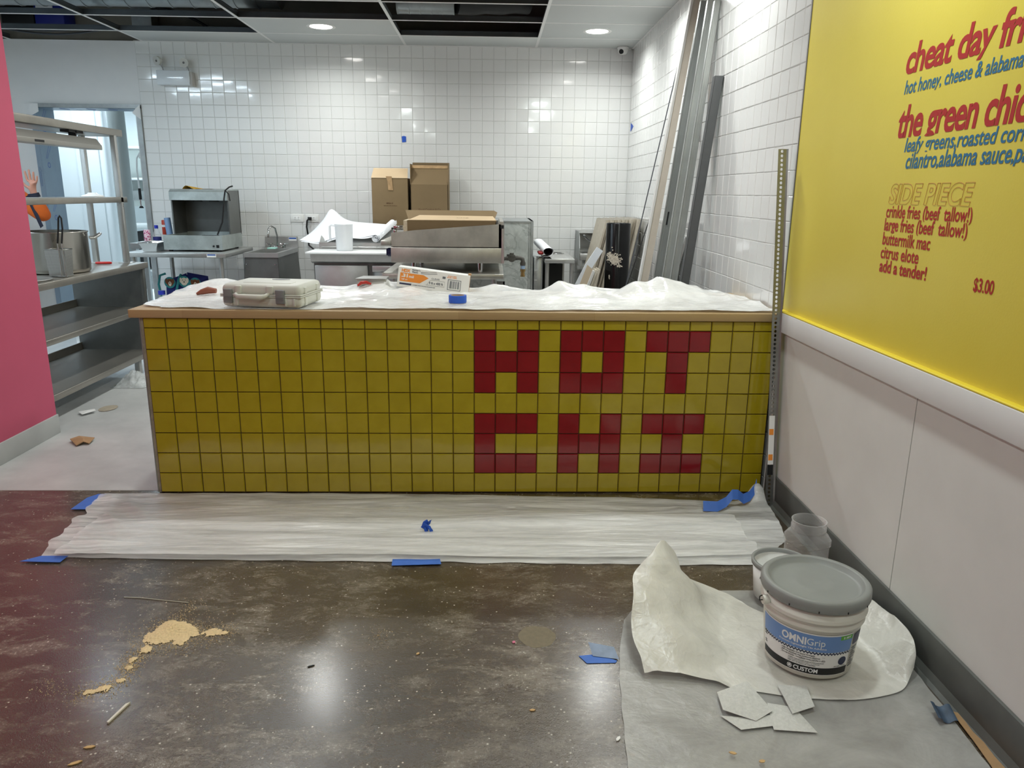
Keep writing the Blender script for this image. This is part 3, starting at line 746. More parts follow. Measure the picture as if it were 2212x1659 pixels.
# ------------------------------------------------------------------ drop sheets at the right
FILM3 = film('drop_sheet', (188, 187, 184), .55, .86, (1.6, 2.2, 2), .32, .2)
FILM4 = film('stiff_sheet', (226, 224, 217), .80, .98, (3, 3, 3), .3, .2, .2)
def sheet_xy(u_, v_):
    xl = lerp_poly([(-2.3, .36), (-1.81, .352), (-1.52, .382), (-1.39, .396), (-1.157, .452), (-.95, .56)], -2.3 + 1.36 * v_)
    xr = lerp_poly([(-2.3, 1.17), (-1.823, 1.275), (-1.466, 1.302), (-.94, 1.29)], -2.3 + 1.36 * v_)
    y = -2.3 + 1.36 * v_
    x = xl + (xr - xl) * u_ + .008 * noise.noise(V((y * 9, u_, 3)))
    return x, y
def sheet_z(x, y):
    return .004 + (1 - sstep(.26, .18, math.hypot(x - .992, y + 1.36)) * .8) * max(0, .008 * folds(x, y, 41, 7, 3, 9)) + .02 * math.exp(-((x - .42) / .05) ** 2) * sstep(-1.5, -1.1, y)
def sheet(u_, v_):
    x, y = sheet_xy(u_, v_); return (x, y, sheet_z(x, y))
m = MB(); m.grid(140, 150, sheet)
solo('drop_sheet', m, FILM3, 'flat dusty translucent plastic sheet on the floor beneath the white pail', 'plastic sheet')
CTRL = [
    [(.462, -1.455, .03), (.60, -1.465, .045), (.73, -1.515, .012), (.90, -1.555, .010), (1.06, -1.565, .016), (1.20, -1.53, .018), (1.275, -1.455, .04)],
    [(.450, -1.35, .08), (.60, -1.37, .06), (.75, -1.40, .012), (.90, -1.40, .009), (1.06, -1.40, .009), (1.20, -1.37, .03), (1.304, -1.34, .115)],
    [(.452, -1.22, .14), (.60, -1.20, .13), (.76, -1.20, .022), (.90, -1.24, .009), (1.08, -1.24, .010), (1.21, -1.17, .05), (1.304, -1.20, .10)],
    [(.49, -1.10, .18), (.60, -1.04, .20), (.735, -1.01, .075), (.865, -1.10, .014), (1.07, -1.14, .012), (1.2, -1.05, .03), (1.296, -1.05, .055)],
    [(.58, -1.00, .215), (.628, -.955, .238), (.725, -.91, .075), (.85, -.96, .02), (1.0, -1.16, .02), (1.2, -.98, .02), (1.29, -.95, .02)]]
def cr1(p0, p1, p2, p3, t_):
    return .5 * ((2 * p1) + (p2 - p0) * t_ + (2 * p0 - 5 * p1 + 4 * p2 - p3) * t_ * t_ + (3 * p1 - p0 - 3 * p2 + p3) * t_ ** 3)
def cspline(ps, t_):
    n = len(ps) - 1; k = min(int(t_ * n), n - 1); w = t_ * n - k
    return cr1(ps[max(k - 1, 0)], ps[k], ps[k + 1], ps[min(k + 2, n)], w)
def stiff(u_, v_):
    p = cspline([cspline([V(q) for q in row], u_) for row in CTRL], v_)
    under = sstep(.25, .15, math.hypot(p.x - .992, p.y + 1.36)) if math.hypot(p.x - .992, p.y + 1.36) < .25 else 0
    c = folds(p.x + p.z, p.y - p.z * .7, 51, 9, 4, 14) * 2 - .8; d_ = noise.noise(V((p.x * 7, p.y * 7, p.z * 9 + 3))) * 1.6
    k = 1 - under
    p = p + V((.012 * d_ * k * sstep(.02, .07, p.z), .018 * c * k * sstep(.02, .07, p.z), (.016 * c + .012 * d_) * k))
    sh = sheet_z(p.x, p.y) if p.y > -2 else 0
    p.z = max(p.z, sh + .005); p.x = min(p.x, 1.303)
    return p
m = MB(); m.grid(150, 120, stiff)
solo('plastic_sheet', m, FILM4, 'crumpled stiff white plastic sheet with a raised peak, under and around the pail', 'plastic sheet')

# ------------------------------------------------------------------ pail of tile adhesive
pw = mat('pail_white', (222, 220, 210), .38, var=.02); lidg = mat('lid_grey', (142, 145, 143), .42, var=.04, vs=10)
PC = V((.992, -1.36, .018)); R0, R1, ZB = .128, .150, .245
def pr_(z): return R0 + (R1 - R0) * z / ZB
t = thing('adhesive_pail', 'white pail of tile adhesive with grey lid and blue label', 'pail', PC)
m = MB()
m.lathe([(.0001, .004), (.11, .004), (.12, 0), (R0, .006), (pr_(.168), .168), (pr_(.17) + .006, .172), (pr_(.17) + .006, .176), (pr_(.18), .18), (pr_(.192), .192), (pr_(.19) + .008, .196), (pr_(.2) + .008, .2), (pr_(.2) + .001, .204), (R1, ZB), (R1 - .01, ZB)], PC, 72)
for k in range(24):
    a = 2 * PI * k / 24; c, s_ = math.cos(a), math.sin(a); rr = pr_(.2) + .002
build('bucket', m, pw, t)
m = MB()
m.lathe([(.0001, .252), (.012, .2515), (.02, .2535), (.026, .2515), (.034, .254), (.042, .252), (.05, .2545), (.058, .252), (.118, .252), (.132, .253), (.137, .266), (.142, .2685), (.152, .268), (.158, .262), (.159, .240), (.156, .232), (R1 + .001, .231)], PC, 80)
ld = build('lid', m, lidg, t)
m = MB()
for k in range(12):
    a = 2 * PI * k / 12 + .2; d_ = V((math.cos(a), math.sin(a), 0)); q = V((-d_.y, d_.x, 0))
    p = PC + d_ * .1590; m.prism([p + q * .0016 + V((0, 0, .236)), p - q * .0016 + V((0, 0, .236)), p - q * .0016 + V((0, 0, .242)), p + q * .0016 + V((0, 0, .242))], d_ * .0012)
build('tear_notch', m, mat('notch', (30, 30, 30), .6), ld)
m = MB()
for sgn in (-1, 1):
    m = MB()
    a = .12 if sgn > 0 else PI + .12; d_ = V((math.cos(a), math.sin(a), 0)); p = PC + d_ * (R1 + .004) + V((0, 0, .205))
    m.cyl(p - d_ * .004, p + d_ * .012, .016, .013, 16); m.mi = 1; m.tube([p + d_ * .012, p + d_ * .022, p + d_ * .022 + V((0, 0, .012)), p + d_ * .014 + V((0, 0, .016))], .0018, 6); m.mi = 0
    build('handle_lug', m, [pw, mat('wire', (60, 60, 58), .4, metal=.8)], t)
# label wrapped round the pail
A0 = math.radians(-121)
def lb(a_, z, d=.0008):
    ang = A0 + a_ / .138; rr = pr_(z) + d; return PC + V((rr * math.cos(ang), rr * math.sin(ang), z))
def patch(m, a0, a1, z0, z1, d=.0008, nu=40, nv=3, lower=None):
    m.grid(nu, nv, lambda u_, v_: lb(a0 + (a1 - a0) * u_, (lower(a0 + (a1 - a0) * u_) if lower else z0) * (1 - v_) + z1 * v_, d))
LA = .148
m = MB(); patch(m, -LA, LA, .018, .158, .0005); build('label', m, white_card, t)
blue_l = mat('label_blue', (112, 148, 204), .42); dkblue = mat('label_navy', (26, 40, 74), .45)
m = MB(); patch(m, -LA, LA, .098, .154, .0009); build('blue_band', m, blue_l, t)
m = MB()
for k in range(30):
    a = -LA + 2 * LA * k / 30; w = 2 * LA / 30; z0 = .094
    m.add([lb(a, z0, .0011), lb(a + w / 2, z0 - .006, .0011), lb(a + w, z0, .0011), lb(a + w, .099, .0011), lb(a + w / 2, .093, .0011), lb(a, .099, .0011)], [(0, 1, 4, 5), (1, 2, 3, 4)])
build('zigzag_band', m, dkblue, t, fixn=False)
m = MB(); patch(m, -LA, LA, .020, .044, .0009); build('black_band', m, mat('black_print', (22, 24, 26), .5), t)
m = MB(); patch(m, LA - .044, LA - .002, .140, .154, .0012, 10); build('green_tag', m, mat('label_green', (98, 176, 60), .45), t)
m = MB(); text_fit(m, 'OMNI', lambda a, b, c: lb(-.064 + a, .117 + b, .0013), .072, .026, .03); text_fit(m, 'Grip', lambda a, b, c: lb(.010 + a, .112 + b, .0013), .05, .030, .0)
text_fit(m, 'Premium Lightweight Tile Adhesive', lambda a, b, c: lb(-.072 + a, .106 + b, .0013), .138, .0075, .02)
text_fit(m, 'CUSTOM', lambda a, b, c: lb(-.022 + a, .0245 + b, .0013), .072, .0145, .03); text_fit(m, '2 SET', lambda a, b, c: lb(LA - .036 + a, .1435 + b, .0016), .028, .007, .04)
for i in range(20):
    w, w2 = 2 * PI * i / 20, 2 * PI * (i + 1) / 20
    m.add([lb(-.034 + .0078 * math.cos(x) * k, .0315 + .0078 * math.sin(x) * k, .0013) for x, k in ((w, 1), (w2, 1), (w2, .78), (w, .78))], [(0, 1, 2, 3)])
m.add([lb(-.034 + a, .0315 + b, .0013) for a, b in ((-.004, -.0045), (-.0015, -.0045), (0, -.001), (.0015, -.0045), (.004, -.0045), (.004, .003), (0, .005), (-.004, .003))], [(0, 1, 2, 7), (2, 3, 4, 5), (2, 5, 6, 7)])
build('white_lettering', m, mat('label_white', (236, 238, 240), .45), t, fixn=False)
m = MB()
for i, s_ in enumerate(['High flexibility and bond strength', '50% less shrinkage than traditional adhesives', 'Non-slip formula - Immediately holds wall tiles in place']):
    text_fit(m, s_, lambda a, b, c: lb(-.062 + a, .0815 - i * .0075 + b, .0012), .098 + .016 * i, .0044, .035)
    m.add([lb(-.066 + .132 * k, .080 - i * .0075 + q, .0012) for k, q in ((0, 0), (.25, 0), (.5, 0), (.75, 0), (1, 0), (1, .0006), (.75, .0006), (.5, .0006), (.25, .0006), (0, .0006))], [(0, 1, 8, 9), (1, 2, 7, 8), (2, 3, 6, 7), (3, 4, 5, 6)])
for i, s_ in enumerate(['WARNING: AVOID PROLONGED OR REPEATED INHALATION OF DUST', 'Read complete instructions before use of package', 'KEEP OUT OF REACH OF CHILDREN']):
    text_fit(m, s_, lambda a, b, c: lb(-.04 + a, .0585 - i * .0052 + b, .0012), .105 - .012 * i, .0032, .02)
text_fit(m, '3.5 GAL | 13.2 L', lambda a, b, c: lb(LA - .05 + a, .046 + b, .0012), .042, .005, .03)
for a0_, a1_, z0_, z1_ in ((-LA + .004, -.13, .09, .094), (-LA + .004, -.128, .083, .087), (-LA + .006, -.132, .062, .065), (-LA + .006, -.13, .056, .059)):
    patch(m, a0_, a1_, z0_, z1_, .0012, 4, 1)
build('black_lettering', m, mat('black_print', (22, 24, 26), .5), t, fixn=False)
m = MB(); m.add([lb(LA - .024 + .0145 * math.cos(2 * PI * i / 24), .066 + .0145 * math.sin(2 * PI * i / 24), .0013) for i in range(24)], [list(range(24))]); build('round_seal', m, dkblue, t, fixn=False)
m = MB(); patch(m, LA + .008, LA + .05, .112, .15, .0009, 8); build('side_panel', m, mat('side_navy', (66, 66, 92), .5), t)
m = MB()
for k in range(8): patch(m, LA + .008, LA + .042 - .006 * (k % 3), .098 - k * .009, .102 - k * .009, .0009, 6, 1)
build('side_print', m, grey_p, t)

# small tub behind the pail and clear jar by the baseboard
tb = V((1.035, -1.0, .02))
t = thing('small_tub', 'white tub with grey rim half hidden behind the adhesive pail', 'tub', tb)
m = MB(); m.lathe([(.0001, 0), (.085, 0), (.097, .125), (.095, .125), (.083, .004), (.0001, .004)], tb, 40); build('tub', m, mat('tub_white', (232, 232, 230), .35), t)
m = MB(); m.lathe([(.0945, .122), (.102, .122), (.103, .136), (.1, .138), (.092, .137), (.0945, .122)], tb, 48); build('rim', m, lidg, t)
clear = NT('clear_plastic'); clear.set(Base_Color=(.93, .94, .94), Roughness=.08, Alpha=.2, IOR=1.4); clear.b.inputs['Specular IOR Level'].default_value = .8; lw = clear.n('LayerWeight'); lw.inputs[0].default_value = .35; clear.put(clear.b.inputs['Alpha'], clear.math('ADD', clear.math('MULTIPLY', lw.outputs['Facing'], .55), .07)); clear = clear.mat  # edge highlights put into the opacity, denser at glancing angles
jb = V((1.222, -.775, .002))
t = thing('plastic_jar', 'empty clear plastic jar without lid standing by the dark baseboard', 'jar', jb)
def sq(r_, z, n=40, e=5):
    out = []
    for i in range(n):
        a = 2 * PI * i / n + .3; c, s_ = math.cos(a), math.sin(a); k = (abs(math.cos(a - .3)) ** e + abs(math.sin(a - .3)) ** e) ** (-1 / e); out.append(jb + V((r_ * k * c, r_ * k * s_, z)))
    return out
m = MB(); rings = [sq(.05, .002), sq(.066, .002), sq(.07, .012), sq(.07, .06), sq(.066, .065), sq(.066, .11), sq(.07, .116), sq(.07, .14), sq(.066, .156, e=3), sq(.063, .166, e=2)]
for a, b in zip(rings, rings[1:]): m.add(a + b, [(i, (i + 1) % 40, 40 + (i + 1) % 40, 40 + i) for i in range(40)], True)
m.add(rings[0], [list(range(40))]); build('body', m, clear, t)
m = MB(); m.lathe([(.063, .165), (.062, .172), (.065, .174), (.0645, .178), (.062, .18), (.065, .184), (.0645, .188), (.062, .19), (.064, .205), (.0655, .207), (.062, .208), (.060, .205), (.060, .168)], jb, 48); build('neck', m, clear, t)

# gauze pieces, scraps, torn cardboard
gz = film('gauze', (226, 226, 222), .72, .92, (30, 30, 30), .6, .3)
def scrap(name, poly, m_, label, cat, z=.008, t_=.0012, wob=.004, group=None):
    m = MB(); n = len(poly); c = (sum(p[0] for p in poly) / n, sum(p[1] for p in poly) / n)
    ring = [(x, y, z + wob * random.random()) for x, y in poly]; vs = [(c[0], c[1], z + wob)] + ring; vs2 = [(a, b, d + t_) for a, b, d in vs]
    m.add(vs + vs2, [(0, i + 1, (i + 1) % n + 1) for i in range(n)] + [(n + 1, n + 2 + (i + 1) % n, n + 2 + i) for i in range(n)] + [(1 + i, 1 + (i + 1) % n, n + 2 + (i + 1) % n, n + 2 + i) for i in range(n)])
    return solo(name, m, m_, label, cat, group)
scrap('gauze_piece', [(.657, -1.541), (.757, -1.5), (.79, -1.622), (.73, -1.66), (.65, -1.62)], gz, 'folded white gauze piece on the drop sheet, left of the pair', 'gauze', .016, .001, .012)
scrap('gauze_piece', [(.64, -1.63), (.72, -1.64), (.79, -1.63), (.78, -1.675), (.68, -1.69)], gz, 'white gauze flap under the left folded gauze piece', 'gauze', .010)
scrap('gauze_piece', [(.845, -1.509), (.927, -1.516), (.914, -1.608), (.84, -1.636)], gz, 'upright looking white gauze strip on the drop sheet right of the folded piece', 'gauze', .018)
scrap('gauze_piece', [(.79, -1.58), (.86, -1.60), (.882, -1.705), (.768, -1.691)], gz, 'flat white gauze piece nearest the viewer on the drop sheet', 'gauze', .011)
kraft = mat('kraft', (172, 138, 100), .8, var=.1, vs=20, bump=.1, bs=90)
m = MB(); edge = [(1.301, -1.612), (1.317, -1.622), (1.316, -1.66), (1.312, -1.70), (1.316, -1.74), (1.311, -1.79), (1.312, -1.85), (1.306, -1.93), (1.29, -2.05)]; inner = [(1.24, -2.05), (1.262, -1.92), (1.281, -1.823), (1.292, -1.733), (1.297, -1.67)]
m.prism([(x, y, .006) for x, y in edge + inner], (0, 0, .0018)); solo('cardboard_strip', m, kraft, 'torn brown cardboard strip along the baseboard at the bottom right', 'cardboard')
scrap('cardboard_scrap', [(-2.403, .754), (-2.377, .804), (-2.33, .81), (-2.277, .779), (-2.267, .697), (-2.30, .70), (-2.322, .665)], kraft, 'torn brown cardboard scrap on the pale kitchen floor', 'cardboard', .004, .004, .02)
scrap('paper_slip', [(-2.651, 1.319), (-2.575, 1.373), (-2.545, 1.331), (-2.595, 1.258)], white_card, 'white paper slip on the floor by the steel shelving', 'paper', .003, .001, .02)
scrap('paper_disc', [(-2.521 + .055 * math.cos(a * PI / 6), 1.439 + .075 * math.sin(a * PI / 6)) for a in range(12)], mat('dirty_paper', (170, 160, 142), .8, var=.15, vs=30), 'stained round paper scrap on the pale floor beside the counter', 'paper', .002, .001, .003)
m = MB(); m.grid(34, 24, lambda a, b: (-2.76 + .24 * a + .03 * b, 1.96 + .2 * b, .006 + .05 * max(0, math.sin(a * PI) * math.sin(b * PI)) * (1 + .8 * ridge(a * 4, b * 4, 2, 3))))
solo('plastic_bag', m, film('bag_film', (225, 230, 230), .3, .75, (6, 6, 6), .2, .4), 'crumpled clear plastic bag on the floor under the steel shelving', 'plastic bag')

# sawdust heap
sd = mat('sawdust', (226, 202, 158), .95, var=.12, vs=120)
m = MB(); rnd = random.Random(5)
path = [((-1.055, -1.20), .052, 1.), ((-1.03, -1.17), .035, 1.), ((-1.07, -1.14), .022, .8), ((-.98, -1.195), .03, .8), ((-.91, -1.19), .028, .7), ((-.87, -1.195), .018, .5), ((-.99, -1.25), .02, .6), ((-1.085, -1.29), .022, .7), ((-1.10, -1.34), .015, .8), ((-1.095, -1.38), .012, .8), ((-1.09, -1.44), .016, .6), ((-1.12, -1.48), .022, .7), ((-1.16, -1.495), .02, .5), ((-1.04, -1.03), .02, .35), ((-1.28, -1.47), .02, .2), ((-.36, -1.21), .02, .2), ((-1.09, -1.22), .03, .5)]
def heap_h(x, y):
    return sum(.011 * w * math.exp(-((x - p[0]) ** 2 + (y - p[1]) ** 2) / (s_ * s_)) for p, s_, w in path)
NX, NY = 150, 170; X0, Y0, DX, DY = -1.22, -1.55, .0027, .0030
def keep(x, y): return heap_h(x, y) * (1 + .55 * fbm(x * 60, y * 60, 2, 3)) > .0042
idx = {}; vs = []; fs = []
def vid(i, j):
    if (i, j) not in idx:
        x, y = X0 + DX * i, Y0 + DY * j; idx[(i, j)] = len(vs); vs.append((x, y, .001 + .8 * max(0, heap_h(x, y) - .003) * (1 + .4 * noise.noise(V((x * 180, y * 180, 0))))))
    return idx[(i, j)]
for i in range(NX):
    for j in range(NY):
        if keep(X0 + DX * (i + .5), Y0 + DY * (j + .5)): fs.append((vid(i, j), vid(i + 1, j), vid(i + 1, j + 1), vid(i, j + 1)))
m.add(vs, fs)
for k in range(5200):
    p, s_, w = rnd.choice(path)
    if rnd.random() > w: continue
    x = rnd.gauss(p[0], s_ * 1.35); y = rnd.gauss(p[1], s_ * 1.35); h = rnd.uniform(.0008, .0022); a = rnd.random() * 6; d1 = V((math.cos(a), math.sin(a), 0)) * h; d2 = V((-d1.y, d1.x, 0)) * .6
    c = V((x, y, .0008)); m.add([c - d1 - d2, c + d1 - d2, c + d1 + d2, c + V((0, 0, h))], [(0, 1, 3), (1, 2, 3), (2, 0, 3)])
solo('sawdust', m, sd, 'pale sawdust spilled across the dark floor at lower left', 'sawdust', None, 'stuff')
chips_w = mat('wood_chip', (206, 170, 120), .8, var=.15, vs=40)
def chip(x, y, L_, w, a, label, m_=chips_w, cat='wood chip', z=.001):
    d_ = V((math.cos(a), math.sin(a), 0)); q = V((-d_.y, d_.x, 0)); c = V((x, y, z)); m = MB()
    o = [c - d_ * L_ / 2, c - d_ * L_ * .2 + q * w / 2, c + d_ * L_ * .25 + q * w * .45, c + d_ * L_ / 2, c + d_ * L_ * .2 - q * w / 2, c - d_ * L_ * .25 - q * w * .4]
    m.prism(o, (0, 0, .0022)); return solo('wood_chip' if m_ is chips_w else 'scrap', m, m_, label, cat)
chip(-1.04, -1.72, .030, .010, .2, 'small pointed wood chip near the lower left corner')
chip(-1.047, -1.777, .034, .010, .5, 'wood chip at the bottom edge, lower left')
chip(.121, -1.589, .018, .008, .1, 'small wood chip on the dark floor left of the drop sheet, middle')
chip(-.226, -1.317, .014, .008, .9, 'tiny wood chip near the middle of the dark floor')
chip(.37, -1.767, .02, .009, -.2, 'wood chip at the left margin of the drop sheet, bottom')
chip(.629, -1.779, .02, .009, -.3, 'brown chip lying on the drop sheet at the bottom, left one', z=.014)
chip(.695, -1.809, .018, .01, .2, 'brown chip lying on the drop sheet at the bottom, right one', z=.014)
chip(.344, -1.707, .022, .009, 1., 'white paint flake beside the drop sheet, lower middle', white_card, 'flake')
chip(-.546, -1.378, .022, .006, .5, 'dark splinter in the bright floor reflection, left', mat('black_print', (22, 24, 26), .5), 'splinter')
chip(.078, -1.257, .014, .010, 1.2, 'tiny pink paper scrap beside the round stain on the floor', mat('pink_scrap', (214, 120, 150), .6), 'scrap')
chip(.096, -.246, .04, .006, .0, 'thin pale sliver on the floor film, right of centre', white_card, 'sliver', .03)
m = MB(); m.prism([(-1.040, -1.628, .001), (-1.034, -1.63, .001), (-1.014, -1.545, .001), (-1.024, -1.553, .001)], (0, 0, .005)); solo('stick', m, mat('white_stick', (226, 220, 208), .7), 'thin white stick on the dark floor below the sawdust', 'stick')
m = MB(); m.tube([(-1.301, -.967, .002), (-1.24, -.972, .002), (-1.15, -.990, .002), (-1.06, -1.006, .002)], .0016, 6); solo('string', m, mat('pale_string', (190, 186, 170), .8), 'thin pale string on the dark floor above the sawdust', 'string')
m = MB(); n_ = 40; m.add([(.155, -1.223, .0006)] + [(.155 + (.062 + .008 * noise.noise(V((math.cos(a) * 2, math.sin(a) * 2, 4)))) * math.cos(a), -1.223 + (.062 + .008 * noise.noise(V((math.cos(a) * 2, math.sin(a) * 2, 8)))) * math.sin(a), .0004) for a in [2 * PI * k / n_ for k in range(n_)]], [(0, 1 + k, 1 + (k + 1) % n_) for k in range(n_)])
solo('stain', m, mat('stain', (122, 112, 92), .6, var=.12, vs=60), 'round pale stain on the dark floor, right of centre', 'stain')
# ------------------------------------------------------------------ steel shelving station at the left
dark_steel = steel('dark_steel', (112, 114, 112), .4, axis=1, smudge=.18)
warm_steel = steel('warm_steel', (158, 154, 146), .36, axis=1)
XF, XB, YN, YR = -2.671, -3.24, .96, 2.585
t = thing('prep_station', 'stainless steel prep station with open shelves and overshelf behind the pink wall', 'steel shelving', ((XF + XB) / 2, (YN + YR) / 2, 0))
m = MB(); m.box((XB, YN, .812), (XF, YR, .856), .004); build('worktop', m, warm_steel, t)
m = MB(); m.box((XB, YR - .06, .13), (XF - .02, YR - .04, .812)); m.box((XF - .045, YR - .065, .1), (XF - .015, YR - .03, .812), .003); build('end_panel', m, dark_steel, t)
for z0, z1 in ((.478, .515), (.136, .176)):
    m = MB(); m.box((XB + .01, YN, z0 + .012), (XF - .012, YR - .06, z1 - .002)); m.box((XF - .014, YN, z0), (XF, YR - .02, z1), .004); m.box((XB + .008, YN, z1 - .004), (XB + .016, YR - .06, z1 + .055))
    build('shelf', m, warm_steel, t)
for x, y in ((XF - .035, YR - .27), (XB + .06, YR - .27), (XF - .035, YN + .06), (XB + .06, YN + .06)):
    m = MB(); m.box((x - .02, y - .02, .03), (x + .02, y + .02, .137), .003); m.cyl((x, y, 0), (x, y, .035), .024, .018, 14); build('leg', m, STEELV, t)
for x, y in ((-2.80, 2.52), (-3.03, 2.52), (-2.80, 1.03), (-3.03, 1.03)):
    m = MB(); m.box((x - .018, y - .018, .856), (x + .018, y + .018, 1.79), .002); m.box((x - .045, y - .045, .8555), (x + .045, y + .045, .860), .001); build('post', m, STEELV, t)
m = MB(); m.box((-3.06, YN, 1.306), (-2.782, 2.6, 1.346), .003); build('overshelf', m, warm_steel, t)
m = MB(); m.box((-3.06, YN, 1.785), (-2.782, 2.635, 1.834), .003); build('overshelf', m, warm_steel, t)
t = thing('heat_strip', 'long grey heat lamp strip hung under the top overshelf', 'heat lamp', (-2.8, 1.6, 1.675))
m = MB(); m.prism([(-2.87, .98, 1.748), (-2.80, .98, 1.748), (-2.765, .98, 1.70), (-2.765, .98, 1.672), (-2.87, .98, 1.672)], (0, 1.29, 0), .002); build('housing', m, mat('strip_grey', (160, 158, 152), .42, metal=.5), t)
m = MB(); m.box((-2.7645, 1.05, 1.682), (-2.7635, 1.12, 1.698)); m.box((-2.7645, 1.45, 1.680), (-2.7635, 1.55, 1.694)); build('black_label', m, mat('black_print', (22, 24, 26), .5), t)
for y in (1.2, 2.0):
    m = MB(); m.box((-2.85, y, 1.748), (-2.80, y + .012, 1.786)); m.box((-2.86, y - .08, 1.77), (-2.80, y + .1, 1.785)); build('bracket', m, mat('black_box', (14, 14, 14), .6), t)

pot_m = steel('polished_pot', (176, 172, 164), .22, axis=2, smudge=.05); pot_m.node_tree.nodes['Principled BSDF'].inputs['Metallic'].default_value = 1
pc = V((-2.925, 1.80, .857))
t = thing('stock_pot', 'large polished stainless stock pot on the prep station worktop', 'pot', pc)
m = MB(); m.lathe([(.0001, 0), (.185, 0), (.198, .012), (.2, .03), (.2, .26), (.206, .266), (.206, .272), (.197, .272), (.195, .03), (.18, .008), (.0001, .006)], pc, 64); build('body', m, pot_m, t)
m = MB(); c = pc + V((.18, .10, .225)); d_ = V((.87, .49, 0)); q = V((-.49, .87, 0))
m.tube([c + q * .055, c + q * .055 + d_ * .03, c + q * .045 + d_ * .062 + V((0, 0, .02)), c + d_ * .072 + V((0, 0, .026)), c - q * .045 + d_ * .062 + V((0, 0, .02)), c - q * .055 + d_ * .03, c - q * .055], .0085, 10)
m.box(c + V((-.0, -.07, -.02)), c + V((.012, -.035, .02)), .004); build('handle', m, STEEL, t)
t = thing('fry_basket', 'rectangular wire mesh basket with black coated handle in front of the pot', 'basket', (-2.757, 1.53, .858))
mesh_m = NT('wire_mesh'); ck = mesh_m.n('TexBrick'); ck.offset = 0; ck.inputs['Scale'].default_value = 1
for k, v_ in (('Brick Width', .007), ('Row Height', .007), ('Mortar Size', .0016)): ck.inputs[k].default_value = v_
mesh_m.set(Base_Color=srgb(190, 190, 186), Metallic=.8, Roughness=.35)
sep = mesh_m.n('SeparateXYZ'); mesh_m.t.links.new(mesh_m.tc.outputs['Object'], sep.inputs[0]); cmb = mesh_m.n('CombineXYZ')
mesh_m.put(cmb.inputs[0], mesh_m.math('ADD', sep.outputs[0], sep.outputs[1])); mesh_m.put(cmb.inputs[1], sep.outputs[2])
mesh_m.t.links.new(cmb.outputs[0], ck.inputs['Vector']); mesh_m.put(mesh_m.b.inputs['Alpha'], mesh_m.math('ADD', mesh_m.math('MULTIPLY', ck.outputs['Fac'], .6), .4)); mesh_m = mesh_m.mat
bx0, bx1, by0, by1 = -2.822, -2.694, 1.485, 1.575
m = MB(); m.box((bx0 + .006, by0 + .006, .862), (bx1 - .006, by1 - .006, .866))
for a, b in (((bx0 + .006, by0), (bx0, by1)), ((bx1 - .006, by0), (bx1, by1))): pass
m.add([(bx0 + .008, by0 + .008, .864), (bx1 - .008, by0 + .008, .864), (bx1 - .008, by1 - .008, .864), (bx0 + .008, by1 - .008, .864), (bx0, by0, 1.03), (bx1, by0, 1.03), (bx1, by1, 1.03), (bx0, by1, 1.03)], [(0, 1, 5, 4), (1, 2, 6, 5), (2, 3, 7, 6), (3, 0, 4, 7)])
build('mesh_basket', m, mesh_m, t)
wire_s = mat('chrome_wire', (188, 188, 184), .25, metal=.9)
m = MB(); m.tube([(bx0, by0, 1.03), (bx1, by0, 1.03), (bx1, by1, 1.03), (bx0, by1, 1.03)], .0035, 8, True); m.tube([(bx0 + .008, by0 + .008, .862), (bx1 - .008, by0 + .008, .862), (bx1 - .008, by1 - .008, .862), (bx0 + .008, by1 - .008, .862)], .003, 8, True)
hx0 = -2.715
m.tube([(hx0 - .012, by0 - .006, .864), (hx0 - .012, by0 - .008, 1.07)], .0035, 8); m.tube([(hx0 + .014, by0 - .006, .864), (hx0 + .014, by0 - .008, 1.07)], .0035, 8); m.tube([(hx0 - .04, by0 - .004, .863), (hx0 + .03, by0 - .004, .863)], .004, 8); build('wire_frame', m, wire_s, t)
m = MB(); m.tube([(hx0 - .012, by0 - .008, 1.07), (hx0 + .0, by0 + .0, 1.16), (hx0 + .006, by0 + .006, 1.225), (hx0 + .014, by0 + .008, 1.24), (hx0 + .024, by0 + .006, 1.225), (hx0 + .026, by0, 1.16), (hx0 + .014, by0 - .008, 1.07)], .0055, 8); build('black_handle', m, mat('black_rubber', (18, 18, 20), .5), t)
m = MB(); m.lathe([(.0001, 0), (.15, 0), (.165, .004), (.165, .007), (.14, .008), (.05, .016), (.0001, .018)], (-2.87, 1.30, .857), 48); solo('pan_lid', m, STEEL, 'flat stainless lid on the worktop at the edge of the pink wall', 'lid')
m = MB(); m.tube([(-2.955, 2.355, .867), (-2.94, 2.357, .867), (-2.86, 2.37, .867), (-2.845, 2.372, .867)], [.007, .01, .01, .008], 12); solo('marker_pen', m, mat('red_marker', (206, 52, 48), .4), 'red marker pen on the prep station worktop', 'pen')
m = MB(); m.lathe([(.0001, .03), (.03, .03), (.034, .022), (.075, .008), (.08, 0), (.076, 0), (.03, .018), (.0001, .02)], (-2.93, 2.38, 1.347), 40); solo('upturned_plate', m, mat('white_china', (238, 240, 240), .25), 'small white upturned plate on the lower overshelf', 'plate')
scrap('paper_sheet', [(-2.98, 1.1), (-2.80, 1.12), (-2.79, 1.28), (-2.85, 1.36), (-2.97, 1.33)], white_card, 'loose white paper on the lower overshelf near the pink wall', 'paper', 1.348, .001, .008)
m = MB(); m.grid(14, 10, lambda a, b: (-3.05 + .2 * a, 1.12 + .22 * b, .518 + .045 * (1 - a) * abs(math.sin(b * 4)) + .004 * a)); solo('paper_sheet', m, mat('dull_paper', (206, 206, 200), .7), 'creased papers on the middle shelf by the pink wall', 'paper')
t = thing('carton', 'blue and white carton with dark red stripe on the floor behind the shelving', 'carton', (-3.49, 3.22, 0))
